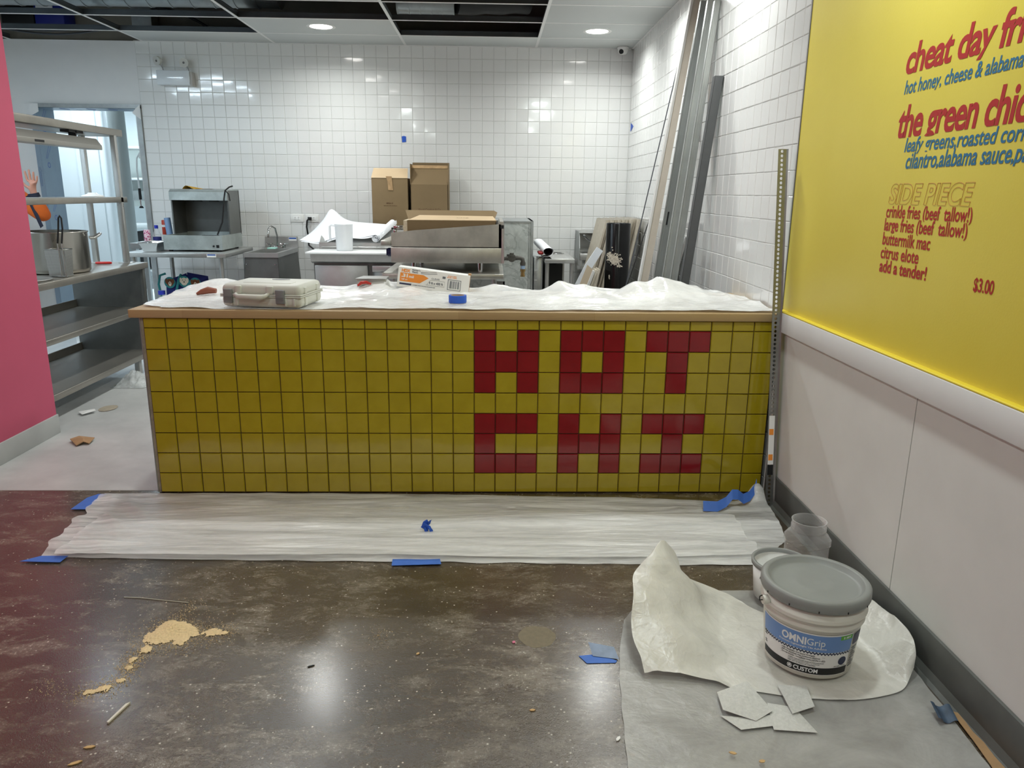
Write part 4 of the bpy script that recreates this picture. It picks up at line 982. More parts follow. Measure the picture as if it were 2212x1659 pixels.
m = MB(); m.box((-3.59, 3.12, .001), (-3.38, 3.36, .19)); build('box_body', m, white_card, t)
m = MB(); m.prism([(-3.595, 3.11, .192), (-3.375, 3.11, .192), (-3.375, 3.37, .196), (-3.595, 3.37, .196)], (0, 0, .003)); m.prism([(-3.595, 3.10, .2), (-3.52, 3.09, .16), (-3.52, 3.10, .16), (-3.595, 3.11, .2)], (0, .12, .02)); build('blue_lid', m, mat('carton_blue', (70, 82, 150), .6), t)
m = MB(); m.lathe([(.0001, .2005), (.035, .2005), (.035, .199)], (-3.5, 3.22, 0), 24); build('white_oval', m, white_card, t)
m = MB(); m.box((-3.379, 3.13, .14), (-3.378, 3.35, .165)); m.box((-3.47, 3.1185, .13), (-3.39, 3.119, .15)); build('red_stripe', m, mat('dark_red_print', (140, 36, 50), .5), t)

# ------------------------------------------------------------------ work table with heat lamp station
def leg_round(t, x, y, z0, z1, r_=.019, m_=None):
    m = MB(); m.cyl((x, y, z0), (x, y, z1), r_, n=18); m.cyl((x, y, 0), (x, y, z0 + .03), r_ * .7, r_ * .9, 14); build('leg', m, m_ or STEELV, t)
t = thing('work_table', 'stainless work table on round legs carrying the heat lamp station', 'table', (-2.7, 3.67, 0))
m = MB(); m.box((-3.19, 3.285, .832), (-2.31, 4.07, .87), .004); build('tabletop', m, STEEL, t)
for x, y in ((-3.13, 3.34), (-2.37, 3.34), (-3.07, 4.0), (-2.37, 4.0)): leg_round(t, x, y, .05, .832)
m = MB(); m.box((-2.47, 3.2835, .836), (-2.39, 3.2848, .864)); m.mi = 1; m.box((-2.465, 3.2828, .852), (-2.395, 3.2836, .862)); build('maker_sticker', m, [white_card, mat('sticker_blue', (50, 90, 170), .5)], t)
grime = steel('grimy_steel', (178, 186, 184), .42, axis=0, smudge=.3)
t = thing('heat_lamp_station', 'grimy stainless heat lamp holding station with hood on the left work table', 'warmer', (-2.64, 3.74, .871))
for x, y in ((-2.86, 3.5), (-2.43, 3.5), (-2.86, 3.96), (-2.43, 3.96)):
    m = MB(); m.cyl((x, y, .871), (x, y, .887), .018, n=12); build('rubber_foot', m, mat('black_rubber', (18, 18, 20), .5), t)
m = MB(); m.box((-2.9, 3.45, .886), (-2.385, 3.466, 1.012)); m.box((-2.9, 3.466, .9), (-2.886, 3.98, 1.012)); m.box((-2.399, 3.466, .9), (-2.385, 3.98, 1.012)); m.box((-2.9, 3.98, .886), (-2.385, 4.0, 1.02)); m.box((-2.9, 3.466, .886), (-2.385, 3.98, .9)); build('base', m, grime, t)
m = MB(); m.box((-2.884, 3.468, .95), (-2.401, 3.978, .962)); m.box((-2.6, 3.56, .99), (-2.46, 3.6, 1.008)); build('dark_pan', m, mat('black_pan', (22, 22, 22), .5), t)
m = MB(); m.box((-2.44, 3.4495, .905), (-2.415, 3.448, .93)); m.cyl((-2.462, 3.45, .92), (-2.462, 3.44, .92), .008, n=10); build('switch', m, mat('black_print', (22, 24, 26), .5), t)
m = MB(); m.prism([(-2.9, 3.69, 1.012), (-2.9, 3.69, 1.40), (-2.9, 4.0, 1.40), (-2.9, 4.0, 1.012)], (.012, 0, 0)); m.prism([(-2.397, 3.69, 1.012), (-2.397, 3.69, 1.40), (-2.397, 4.0, 1.40), (-2.397, 4.0, 1.012)], (.012, 0, 0)); m.box((-2.9, 3.985, 1.0), (-2.385, 4.0, 1.40)); build('back_panel', m, dark_steel, t)
m = MB(); m.box((-2.9, 3.66, 1.312), (-2.385, 3.68, 1.385)); m.prism([(-2.9, 3.66, 1.385), (-2.9, 3.70, 1.408), (-2.9, 4.0, 1.408), (-2.9, 4.0, 1.39), (-2.9, 3.68, 1.38)], (.515, 0, 0)); build('hood', m, grime, t)
for x in (-2.7, -2.55):
    m = MB(); m.cyl((x, 3.8, 1.385), (x, 3.8, 1.30), .02, .045, 16); build('lamp', m, dark_steel, t)
m = MB(); cp = [(-2.325, 3.66, 1.44), (-2.35, 3.64, 1.43), (-2.385, 3.63, 1.40), (-2.40, 3.63, 1.33), (-2.415, 3.63, 1.22), (-2.43, 3.62, 1.12), (-2.475, 3.6, 1.01)]
m.tube(cp, .0065, 8); m.tube([(-2.385, 3.63, 1.40), (-2.36, 3.645, 1.37), (-2.355, 3.65, 1.31)], .005, 8); build('power_cord', m, mat('black_cable', (20, 20, 20), .5), t)
m = MB(); m.grid(14, 10, lambda a, b: (-2.80 + .2 * a + .03 * b, 3.72 + .18 * b, 1.4095 + .035 * (1 - a) * math.sin(PI * min(1, a * 2.2)) * (1 - b * .6) + .004 * abs(math.sin(a * 11)))); solo('yellow_cloth', m, mat('yellow_cloth', (196, 150, 40), .9, var=.15, vs=30), 'crumpled mustard cloth on top of the heat lamp station', 'cloth')
foil = mat('foil', (214, 214, 212), .22, metal=1, bump=.5, bs=60)
t = thing('foil_pan', 'shiny foil loaf pan on the left end of the work table', 'foil pan', (-3.0, 3.48, .871))
m = MB(); a = [(-3.06, 3.40, .872), (-2.95, 3.40, .872), (-2.95, 3.60, .872), (-3.06, 3.60, .872)]; b = [(-3.085, 3.37, .95), (-2.92, 3.37, .95), (-2.92, 3.63, .95), (-3.085, 3.63, .95)]
m.add(a + b, [(0, 1, 2, 3), (0, 1, 5, 4), (1, 2, 6, 5), (2, 3, 7, 6), (3, 0, 4, 7)]); build('pan', m, foil, t)
m = MB(); m.tube(b, .004, 6, True); build('rolled_rim', m, foil, t)
def can(name, x, y, r_, h, ms, label, cat, extra=None):
    p = V((x, y, .871)); t = thing(name, label, cat, p); m = MB(); m.lathe([(.0001, 0), (r_, 0), (r_, h), (r_ * .9, h + .004), (.0001, h + .004)], p, 28); build('body', m, ms, t); return t, p
pinkp = NT('pink_pattern'); vo = pinkp.n('TexVoronoi'); vo.inputs['Scale'].default_value = 55; pinkp.t.links.new(pinkp.tc.outputs['Object'], vo.inputs['Vector']); pinkp.put(pinkp.b.inputs['Base Color'], pinkp.ramp(vo.outputs['Distance'], [(.35, srgb(176, 60, 110)), (.5, srgb(226, 196, 206))])); pinkp = pinkp.mat
can('patterned_cup', -3.145, 3.70, .03, .17, pinkp, 'pink patterned cup behind the foil pan', 'cup')
t = thing('water_bottle', 'clear bottle with blue cap behind the foil pan', 'bottle', (-3.075, 3.74, .871))
m = MB(); m.lathe([(.0001, 0), (.034, 0), (.036, .02), (.036, .13), (.014, .175), (.014, .19)], (-3.075, 3.74, .871), 28); build('body', m, clear, t)
m = MB(); m.lathe([(.0365, .05), (.0365, .11)], (-3.075, 3.74, .871), 28); build('label_band', m, mat('bottle_label', (40, 46, 110), .5), t)
m = MB(); m.cyl((-3.075, 3.74, 1.055), (-3.075, 3.74, 1.085), .0165, n=18); build('cap', m, mat('cap_blue', (38, 52, 170), .4), t)
t, p = can('red_canister', -3.075, 3.93, .026, .25, mat('canister_red', (190, 66, 44), .4), 'orange red spray canister beside the blue roll on the work table', 'canister')
m = MB()
for z in (.06, .1, .19): m.lathe([(.0265, z), (.0265, z + .02)], p, 28)
build('pale_band', m, white_card, t)
m = MB(); m.cyl((-2.955, 3.76, .874), (-2.985, 3.78, 1.15), .028, n=24); solo('blue_roll', m, mat('dull_blue', (126, 154, 190), .6), 'pale blue cardboard roll standing beside the heat lamp station', 'roll')

# patterned bag under the table
bagm = NT('bag_fabric'); bagm.set(Base_Color=srgb(28, 36, 112), Roughness=.75); bagm.bump(bagm.noise(160, 2), .2, .002); bagm = bagm.mat
t = thing('insulated_bag', 'dark blue bag printed with dog faces on the floor under the work table', 'bag', (-2.83, 3.72, 0))
m = MB()
def bagp(a, b):
    w = 2 * PI * a; k = .5 + .5 * min(1, b * 6); sag = 1 - .12 * b
    e = 3.2; c, s_ = math.cos(w), math.sin(w); q = (abs(c) ** e + abs(s_) ** e) ** (-1 / e)
    return V((-2.83 + .21 * q * c * sag * (1 if b < 1 else .02), 3.72 + .13 * q * s_ * sag * (1 - .35 * b) * (1 if b < 1 else .02), .004 + .63 * b + .012 * math.sin(a * 21) * b + (.03 * noise.noise(V((c, s_, b * 2))))))
m.grid(48, 16, bagp); m.add([bagp(i / 48, 1) for i in range(48)], [list(range(48))]); build('bag_body', m, bagm, t)
teal = mat('teal_trim', (40, 128, 132), .6); brn = mat('dog_brown', (110, 66, 40), .8); cream = mat('dog_cream', (226, 214, 194), .8); blk = mat('dog_black', (24, 22, 22), .8)
def disc3(m, x, z, r_, y, n=20, sx=1, sz=1): m.add([(x + r_ * sx * math.cos(2 * PI * i / n), y, z + r_ * sz * math.sin(2 * PI * i / n)) for i in range(n)], [list(range(n))])
m = MB(); yb = 3.585
for k, (x, z, body) in enumerate([(-2.95, .575, 1), (-2.82, .585, 2), (-2.72, .57, 1), (-2.90, .44, 3), (-2.74, .38, 2), (-2.85, .27, 1), (-2.70, .25, 3)]):
    b_ = z / .63; y = 3.72 - .13 * (1 - .12 * b_) * (1 - .35 * b_) - .02
    m.mi = 0; disc3(m, x, z, .052, y - .002)
    m.mi = body; disc3(m, x, z, .036, y - .003, 18, .85, 1); disc3(m, x - .03, z + .012, .016, y - .0035, 12, .7, 1.5); disc3(m, x + .03, z + .012, .016, y - .0035, 12, .7, 1.5)
    m.mi = 2; disc3(m, x, z - .012, .017, y - .004, 14, .8, 1.3); m.mi = 3; disc3(m, x, z - .004, .006, y - .005, 10); disc3(m, x - .012, z + .014, .004, y - .005, 8); disc3(m, x + .012, z + .014, .004, y - .005, 8)
build('dog_print', m, [teal, brn, cream, blk], t, fixn=False)
m = MB(); m.tube([(-3.03, 3.60, .44), (-3.045, 3.60, .56), (-3.03, 3.61, .64), (-2.99, 3.64, .655)], .011, 8); m.tube([(-2.86, 3.66, .645), (-2.87, 3.62, .60), (-2.89, 3.605, .50), (-2.90, 3.60, .40)], .012, 8); build('strap', m, teal, t)
t = thing('water_jug', 'blue capped bottle standing in front of the dog print bag', 'bottle', (-2.97, 3.47, 0))
m = MB(); m.lathe([(.0001, .001), (.05, .001), (.052, .02), (.052, .42), (.02, .47), (.02, .49)], (-2.97, 3.47, 0), 28); build('body', m, clear, t)
m = MB(); m.cyl((-2.97, 3.47, .485), (-2.97, 3.47, .52), .03, n=20); build('cap', m, mat('cap_blue', (38, 52, 170), .4), t)

# ------------------------------------------------------------------ hand sink, left
def gooseneck(t, pts, r_=.009):
    m = MB(); m.tube(pts, r_, 12); p = V(pts[-1]); m.cyl(p, p - V((0, 0, .02)), r_ * 1.25, n=14); build('spout', m, chrome, t)
chrome = mat('chrome', (206, 206, 206), .12, metal=1)
t = thing('hand_sink', 'stainless hand sink with flared apron and gooseneck tap left of the prep fridge', 'sink', (-2.07, 3.88, 0))
m = MB(); m.box((-2.225, 3.53, .82), (-2.195, 4.06, .86)); m.box((-1.945, 3.53, .82), (-1.915, 4.06, .86)); m.box((-2.225, 3.50, .82), (-1.915, 3.53, .86)); m.box((-2.225, 4.06, .82), (-1.915, 4.24, .86)); m.box((-2.2, 3.52, .66), (-1.94, 4.07, .668))
for a, b in (((-2.2, 3.52), (-2.196, 4.07)), ((-1.944, 3.52), (-1.94, 4.07)), ((-2.2, 3.526), (-1.94, 3.53)), ((-2.2, 4.066), (-1.94, 4.07))): m.box((a[0], a[1], .66), (b[0], b[1], .83))
build('basin', m, STEEL, t)
m = MB(); m.prism([(-2.218, 3.515, .82), (-1.922, 3.515, .82), (-1.905, 3.475, .42), (-2.245, 3.475, .42)], (0, .004, 0)); m.prism([(-1.922, 3.515, .82), (-1.922, 4.235, .82), (-1.898, 4.235, .42), (-1.905, 3.475, .42)], (-.004, 0, 0)); m.prism([(-2.218, 3.515, .82), (-2.218, 4.235, .82), (-2.25, 4.235, .42), (-2.245, 3.475, .42)], (.004, 0, 0)); build('apron', m, dark_steel, t)
for x, z in ((-2.2, .76), (-1.945, .76), (-2.21, .55), (-1.94, .55)):
    m = MB(); m.cyl((x, 3.518 - (.82 - z) * .1, z), (x, 3.495 - (.82 - z) * .1, z), .005, n=10); build('rivet', m, chrome, t)
m = MB(); m.box((-2.235, 4.225, .86), (-1.915, 4.24, .965)); build('backsplash', m, STEEL, t)
m = MB(); m.box((-2.0, 4.2235, .925), (-1.925, 4.2248, .96)); m.mi = 1; m.box((-1.998, 4.2228, .942), (-1.927, 4.2236, .956)); build('maker_sticker', m, [white_card, mat('sticker_blue', (50, 90, 170), .5)], t)
gooseneck(t, [(-2.094, 4.14, .87), (-2.088, 4.135, .975), (-2.10, 4.12, 1.05), (-2.125, 4.09, 1.072), (-2.145, 4.06, 1.045), (-2.15, 4.05, .985)])
m = MB(); m.box((-2.15, 4.11, .862), (-2.04, 4.16, .88), .004)
for x in (-2.165, -2.025): m.cyl((x, 4.135, .86), (x, 4.135, .895), .014, n=14); m.tube([(x - .035, 4.12, .902), (x, 4.13, .9), (x + .035, 4.12, .904)], .006, 8)
build('tap_handles', m, chrome, t)
m = MB(); m.box((-2.14, 3.95, .862), (-2.06, 4.03, .874), .003); solo('soap_sponge', m, mat('mint', (176, 226, 214), .6), 'pale mint sponge on the ledge of the left hand sink', 'sponge')
# ------------------------------------------------------------------ outlets and fridge cord
plate = mat('outlet_plate', (232, 232, 228), .4)
def outlet(x, label):
    t = thing('wall_outlet', label, 'outlet', (x + .064, 4.28, 1.104)); m = MB(); m.box((x, 4.277, 1.104), (x + .128, 4.287, 1.18), .002); build('cover_plate', m, plate, t)
    m = MB(); m.box((x + .03, 4.2745, 1.124), (x + .098, 4.278, 1.16), .001); build('receptacle', m, mat('outlet_face', (240, 240, 238), .35), t)
    m = MB()
    for a in (.04, .074):
        for dx, dz in ((0, .006), (.008, .006), (.004, -.008)): m.box((x + a + dx, 4.2738, 1.14 + dz), (x + a + dx + .003, 4.2746, 1.14 + dz + .007))
    build('slot', m, mat('notch', (30, 30, 30), .6), t)
outlet(-1.985, 'white wall outlet with nothing plugged in, left of the pair')
outlet(-1.836, 'white wall outlet with a black plug, right of the pair')
m = MB(); m.box((-1.81, 4.245, 1.125), (-1.775, 4.274, 1.155), .004); m.tube([(-1.795, 4.25, 1.14), (-1.815, 4.24, 1.12), (-1.825, 4.25, 1.06), (-1.815, 4.26, .97), (-1.815, 4.262, .88), (-1.77, 4.25, .845), (-1.70, 4.22, .80), (-1.64, 4.2, .7)], .008, 8)
solo('power_cord', m, mat('black_cable', (20, 20, 20), .5), 'black power cord plugged into the right outlet and running to the prep fridge', 'cord')

# ------------------------------------------------------------------ prep fridge
t = thing('prep_fridge', 'stainless refrigerated prep table with white cutting board front', 'fridge', (-1.0, 3.7, 0))
m = MB(); m.box((-1.56, 3.33, .12), (-.42, 4.2, .80)); build('cabinet', m, dark_steel, t)
m = MB(); m.prism([(-1.575, 3.27, .875), (-1.575, 3.285, .808), (-1.575, 3.33, .79), (-1.575, 4.2, .79), (-1.575, 4.2, .875)], (1.16, 0, 0)); build('top_rail', m, STEEL, t)
m = MB(); m.box((-1.61, 3.235, .876), (-.42, 3.62, .892), .003); build('cutting_board', m, mat('board_white', (236, 238, 236), .4), t)
m = MB(); m.box((-1.548, 3.30, .16), (-1.085, 3.33, .775), .006); build('door', m, STEELV, t)
m = MB()
def bow(a, b): return (-1.045 + .33 * a, 3.33 - .055 * math.sin(PI * a) ** .6, .2 + .52 * b)
m.grid(24, 2, bow); m.box((-1.045, 3.29, .72), (-.715, 3.33, .775), .004); m.box((-1.045, 3.32, .16), (-.715, 3.34, .21)); build('drawer_front', m, STEELV, t)
m = MB(); m.box((-.70, 3.30, .16), (-.43, 3.33, .775), .006); build('door', m, STEELV, t)
m = MB(); m.box((-1.575, 3.64, .876), (-.42, 3.66, .95)); m.box((-1.575, 4.18, .876), (-.42, 4.2, 1.07)); m.prism([(-1.575, 3.66, .876), (-1.575, 3.66, .95), (-1.575, 3.84, 1.072), (-1.575, 4.2, 1.072), (-1.575, 4.2, .876)], (1.155, 0, 0)); m.tube([(-1.55, 3.63, .91), (-.45, 3.63, .91)], .006, 8); build('pan_hood', m, STEEL, t)
for x, y in ((-1.5, 3.4), (-.48, 3.4), (-1.5, 4.1), (-.48, 4.1)):
    m = MB(); m.cyl((x, y, 0), (x, y, .125), .03, .022, 14); build('caster', m, mat('black_rubber', (18, 18, 20), .5), t)
frost = NT('frosted_plastic'); frost.set(Base_Color=(.86, .88, .90), Roughness=.35, Alpha=.62); frost = frost.mat
jp = V((-1.31, 3.46, .893))
t = thing('measuring_pitcher', 'translucent plastic measuring pitcher on the white cutting board', 'pitcher', jp)
m = MB(); m.lathe([(.0001, 0), (.068, 0), (.071, .006), (.080, .225), (.083, .23), (.079, .232), (.069, .008), (.0001, .006)], jp, 44); build('jug', m, frost, t)
m = MB(); m.tube([jp + V((-.07, -.01, .215)), jp + V((-.105, -.012, .222)), jp + V((-.122, -.012, .21)), jp + V((-.122, -.012, .10)), jp + V((-.116, -.012, .085))], .010, 10); build('handle', m, frost, t)
# white paper sheets with a rolled end
PG = [[(-1.775, 3.73, .95), (-1.61, 3.69, .935), (-1.40, 3.66, .985), (-1.18, 3.66, .99), (-1.0, 3.65, 1.03)],
      [(-1.68, 3.84, 1.02), (-1.54, 3.84, 1.10), (-1.36, 3.83, 1.10), (-1.17, 3.80, 1.09), (-.98, 3.76, 1.085)],
      [(-1.585, 3.96, 1.14), (-1.52, 3.98, 1.225), (-1.39, 3.98, 1.14), (-1.18, 3.885, 1.105), (-.96, 3.85, 1.10)]]
def paper(a, b, dz=0):
    p = cspline([cspline([V(q) for q in row], a) for row in PG], b); return p + V((0, 0, dz + .004 * math.sin(a * 14 + b * 3)))
paper_m = mat('plan_paper', (240, 242, 246), .6)
for k, (dz, lb_) in enumerate(((.012, 'large white plan sheet draped over the prep fridge, peaked at its left'), (.0, 'white plan sheet under the peaked one on the prep fridge'))):
    m = MB(); m.grid(40, 16, lambda a, b: paper(a, b * (.8 if k else 1), dz) + V((.015 * k, -.012 * k, 0))); solo('plan_sheet', m, paper_m, lb_, 'paper')
m = MB(); 
def spiralp(a, b):
    w = a * 4.2 * PI; rr = .012 + .0042 * w / PI * 1.6; q = V((math.cos(w) * rr, 0, math.sin(w) * rr)); return V((-1.055, 3.60, .995)) + q + V((.13, .24, .13)) * b
m.grid(60, 4, spiralp); solo('rolled_paper', m, paper_m, 'rolled end of white plans beside the griddle', 'paper roll')

# ------------------------------------------------------------------ cardboard boxes
card = mat('cardboard', (126, 106, 76), .8, var=.05, vs=5, bump=.05, bs=60); card_in = mat('cardboard_inside', (202, 178, 144), .8, var=.05); cprint = mat('card_print', (88, 62, 38), .8); tape_b = mat('brown_tape', (176, 146, 108), .3, var=.2, vs=20, coat=.4)
t = thing('cardboard_box', 'tall brown cardboard box with taped flap, left of the two on the prep fridge', 'box', (-.965, 4.0, 1.074))
m = MB(); m.box((-1.12, 3.90, 1.074), (-.785, 4.17, 1.53), .003); build('carton', m, card, t)
m = MB(); m.prism([(-1.122, 3.897, 1.53), (-.783, 3.897, 1.53), (-.788, 3.985, 1.618), (-1.108, 3.985, 1.618)], (0, .004, .002)); build('flap', m, card_in, t)
m = MB(); m.prism([(-.985, 3.893, 1.545), (-.93, 3.893, 1.545), (-.92, 3.8955, 1.42), (-.965, 3.8955, 1.42), (-.97, 3.8955, 1.50)], (0, .002, 0)); build('tape_patch', m, tape_b, t)
m = MB(); m.box((-.965, 3.8985, 1.076), (-.92, 3.8995, 1.11)); build('tape_patch', m, tape_b, t)
m = MB(); text_fit(m, 'MEGA-15', lambda a, b, c: (-.985 + a, 3.8988, 1.295 + b), .06, .012, .04); text_fit(m, 'MADE IN CHINA', lambda a, b, c: (-1.01 + a, 3.8988, 1.275 + b), .125, .007, .02); build('printed_text', m, cprint, t, fixn=False)
t = thing('cardboard_box', 'opened brown cardboard box with raised flap, right of the two on the prep fridge', 'box', (-.585, 4.02, 1.074))
m = MB(); m.box((-.762, 3.92, 1.074), (-.757, 4.18, 1.66)); m.box((-.413, 3.92, 1.074), (-.408, 4.18, 1.50)); m.box((-.762, 3.92, 1.074), (-.408, 3.925, 1.475)); m.box((-.762, 4.175, 1.074), (-.408, 4.18, 1.68)); m.box((-.762, 3.92, 1.074), (-.408, 4.18, 1.08)); build('carton', m, card, t)
m = MB(); m.prism([(-.762, 3.92, 1.475), (-.408, 3.92, 1.475), (-.410, 4.0, 1.648), (-.760, 4.0, 1.648)], (0, .005, 0)); m.prism([(-.412, 3.925, 1.5), (-.412, 4.175, 1.5), (-.415, 4.17, 1.67), (-.415, 4.05, 1.67)], (.004, 0, 0)); build('flap', m, card, t)
m = MB(); m.prism([(-.755, 3.983, 1.622), (-.415, 3.983, 1.622), (-.415, 3.9965, 1.65), (-.755, 3.9965, 1.65)], (0, .001, 0)); build('tape_patch', m, tape_b, t)
m = MB(); text_fit(m, 'Visual Comfort & Co.', lambda a, b, c: (-.69 + a, 3.9192, 1.235 + b), .215, .022, .0); build('printed_text', m, cprint, t, fixn=False)
# ------------------------------------------------------------------ griddle on its stand
t = thing('griddle', 'stainless countertop griddle turned sideways on a low equipment stand', 'griddle', (-.33, 2.6, .83))
gs = steel('griddle_steel', (184, 182, 175), .36, axis=2, smudge=.22)
m = MB(); m.box((-.735, 2.20, .903), (.074, 3.05, 1.014), .003); build('body', m, gs, t)
m = MB(); m.prism([(-.73, 2.205, 1.02), (.066, 2.205, 1.02), (.066, 2.205, 1.186), (-.56, 2.205, 1.137), (-.73, 2.205, 1.117)], (0, .012, 0)); m.prism([(-.73, 3.035, 1.02), (.066, 3.035, 1.02), (.066, 3.035, 1.186), (-.73, 3.035, 1.117)], (0, .012, 0)); m.box((.054, 2.205, 1.02), (.066, 3.047, 1.186)); build('splash_guard', m, gs, t)
m = MB(); m.box((-.72, 2.218, 1.012), (.054, 3.035, 1.032)); build('griddle_plate', m, mat('seasoned_plate', (52, 48, 44), .4, metal=.6, var=.2), t)
m = MB(); m.box((-.81, 2.21, 1.022), (-.735, 3.04, 1.062), .006); build('front_ledge', m, gs, t)
m = MB(); m.prism([(.074, 2.20, .903), (.094, 2.19, .903), (.094, 2.19, 1.18), (.088, 2.2, 1.205), (.06, 2.2, 1.205), (.06, 2.2, 1.188), (.074, 2.2, 1.18)], (0, .86, 0)); build('rear_flue', m, gs, t)
for y in (2.32, 2.62, 2.92):
    m = MB(); m.cyl((-.735, y, 1.0 - .03), (-.772, y, 1.0 - .03), .036, .032, 24); m.box((-.784, y - .006, .945), (-.770, y + .006, .995), .003); build('knob', m, mat('knob_navy', (24, 28, 70), .35), t)
for x, y in ((-.58, 2.3), (-.085, 2.3), (-.58, 2.95), (-.085, 2.95)):
    m = MB(); m.cyl((x, y, .83), (x, y, .905), .019, n=18); build('leg', m, chrome, t)
m = MB(); m.box((.06, 2.21, 1.19), (.085, 2.25, 1.2)); m.box((.066, 2.198, 1.155), (.092, 2.2, 1.18)); build('flue_gap', m, mat('notch', (30, 30, 30), .6), t)
m = MB(); yy = 2.4
m.tube([(.09, yy, .92), (.12, yy, .925)], .014, 12); m.cyl((.115, yy, .925), (.20, yy, .928), .018, n=16); m.cyl((.155, yy, .925), (.155, yy, .965), .016, n=16); m.cyl((.155, yy, .94), (.155, yy, .95), .028, n=18); m.cyl((.128, yy, .92), (.128, yy, .955), .011, n=12); m.cyl((.155, yy - .022, .928), (.155, yy + .022, .928), .03, .03, 18)
m.tube([(.195, yy, .928), (.222, yy, .928), (.238, yy, .918), (.241, yy, .898), (.241, yy, .88)], .0165, 14); m.cyl((.241, yy, .895), (.241, yy, .872), .021, n=16); build('gas_regulator', m, mat('cast_iron', (92, 90, 86), .6, metal=.5, var=.15, vs=40), t)
m = MB(); m.cyl((.241, yy, .875), (.241, yy, .842), .0165, n=16); build('tape_wrap', m, mat('thread_tape', (150, 176, 206), .5), t)
m = MB(); m.cyl((.241, yy, .845), (.241, yy, .825), .021, n=6); m.cyl((.241, yy, .825), (.241, yy, .80), .014, .016, 16); m.cyl((.241, yy, .80), (.241, yy, .787), .0175, n=16); build('brass_coupling', m, mat('brass', (168, 140, 92), .32, metal=.85), t)
t = thing('equipment_stand', 'low stainless equipment stand carrying the griddle', 'stand', (-.33, 2.6, 0))
m = MB(); m.box((-.80, 2.16, .79), (.092, 3.1, .828), .004); m.box((-.80, 2.16, .828), (.03, 2.17, .832)); build('top', m, gs, t)
for x, y in ((-.72, 2.22), (.02, 2.22), (-.72, 3.04), (.02, 3.04)): leg_round(t, x, y, .06, .79, .02)
m = MB(); m.box((.04, 2.18, .742), (.1, 2.20, .772)); m.box((.088, 2.18, .72), (.1, 2.2, .772)); build('bracket', m, dark_steel, t)
m = MB(); m.box((-.78, 2.2, .20), (.07, 3.06, .22), .004); build('undershelf', m, STEEL, t)
# long carton and steel scraper on the griddle
t = thing('cardboard_box', 'long open cardboard box lying on top of the griddle', 'box', (-.29, 2.42, 1.034))
m = MB(); m.box((-.62, 2.26, 1.034), (.035, 2.265, 1.207)); m.box((-.62, 2.56, 1.034), (.035, 2.565, 1.20)); m.box((-.62, 2.26, 1.034), (.035, 2.565, 1.04)); m.box((.03, 2.26, 1.034), (.035, 2.565, 1.2)); build('carton', m, card, t)
m = MB(); m.box((-.645, 2.255, 1.034), (-.618, 2.565, 1.205)); build('corrugated_end', m, mat('card_edge', (206, 190, 164), .8, var=.12, vs=60), t)
m = MB(); m.prism([(-.61, 2.26, 1.206), (.035, 2.26, 1.207), (.01, 2.42, 1.232), (-.54, 2.42, 1.236)], (0, .0, .004)); build('front_flap', m, card_in, t)
m = MB(); m.prism([(-.64, 2.56, 1.198), (.02, 2.56, 1.198), (.045, 2.68, 1.255), (.02, 2.69, 1.268), (-.675, 2.69, 1.266)], (0, .005, .003)); build('back_flap', m, card, t)
m = MB(); text_fit(m, 'CHZ', lambda a, b, c: (-.26 + a, 2.33 + b * .5, 1.2225 + b * .08), .09, .05, .0); build('pen_mark', m, mat('pencil', (150, 130, 104), .8), t, fixn=False)
m = MB(); m.box((-.725, 2.30, 1.135), (-.648, 2.37, 1.165), .004); m.box((-.725, 2.29, 1.10), (-.70, 2.32, 1.135), .003); m.mi = 1; m.box((-.742, 2.31, 1.138), (-.712, 2.34, 1.15), .004)
solo('steel_scraper', m, [chrome, mat('black_rubber', (18, 18, 20), .5)], 'small shiny steel block with black tip beside the long carton on the griddle', 'tool')

# ------------------------------------------------------------------ galvanised fryer back, small table, rolled bag
def spangle():
    t = NT('spangled_zinc'); b = t.noise(7, 8, rough=.7, dist=1.4); v2 = t.noise(2.2, 6, rough=.6, dist=2.2)
    c = t.ramp(b, [(.3, srgb(168, 174, 172)), (.55, srgb(194, 199, 196)), (.75, srgb(212, 216, 213))]); c = t.mix(t.ramp(v2, [(.47, 0.), (.5, .5), (.53, 0.)]), c, srgb(120, 126, 124))
    t.put(t.b.inputs['Base Color'], c); t.set(Metallic=.35, Roughness=.48); return t.mat
SPG = spangle()
t = thing('fryer', 'mottled galvanised back of a fryer standing behind the gas pipe', 'fryer', (.05, 3.5, 0))
m = MB(); m.box((-.232, 3.12, .08), (.352, 3.9, 1.172)); build('cabinet', m, SPG, t)
m = MB(); m.box((.336, 3.108, .08), (.356, 3.9, 1.178)); m.box((-.232, 3.11, 1.166), (.356, 3.9, 1.178)); m.box((.318, 3.112, .1), (.322, 3.12, 1.166)); build('edge_trim', m, GALV, t)
for x, y in ((-.18, 3.2), (.3, 3.2), (-.18, 3.82), (.3, 3.82)):
    m = MB(); m.cyl((x, y, 0), (x, y, .085), .022, n=14); build('leg', m, STEELV, t)
m = MB(); m.box((.366, 3.13, .0), (.442, 3.9, .872), .003); m.mi = 1
for k in range(9): m.box((.372, 3.127, .08 + k * .085), (.372 + .02 + .004 * (k % 3), 3.129, .088 + k * .085))
solo('filler_cabinet', m, [steel('bright_wrap', (190, 194, 196), .3, axis=2, smudge=.2), white_paint], 'narrow plastic wrapped steel cabinet right of the galvanised fryer', 'cabinet')
t = thing('small_table', 'small stainless table with a round hole and drain pipes, right of the fryer', 'table', (.57, 3.45, 0))
m = MB(); m.box((.452, 3.0, .836), (.705, 3.95, .872), .003); build('tabletop', m, STEEL, t)
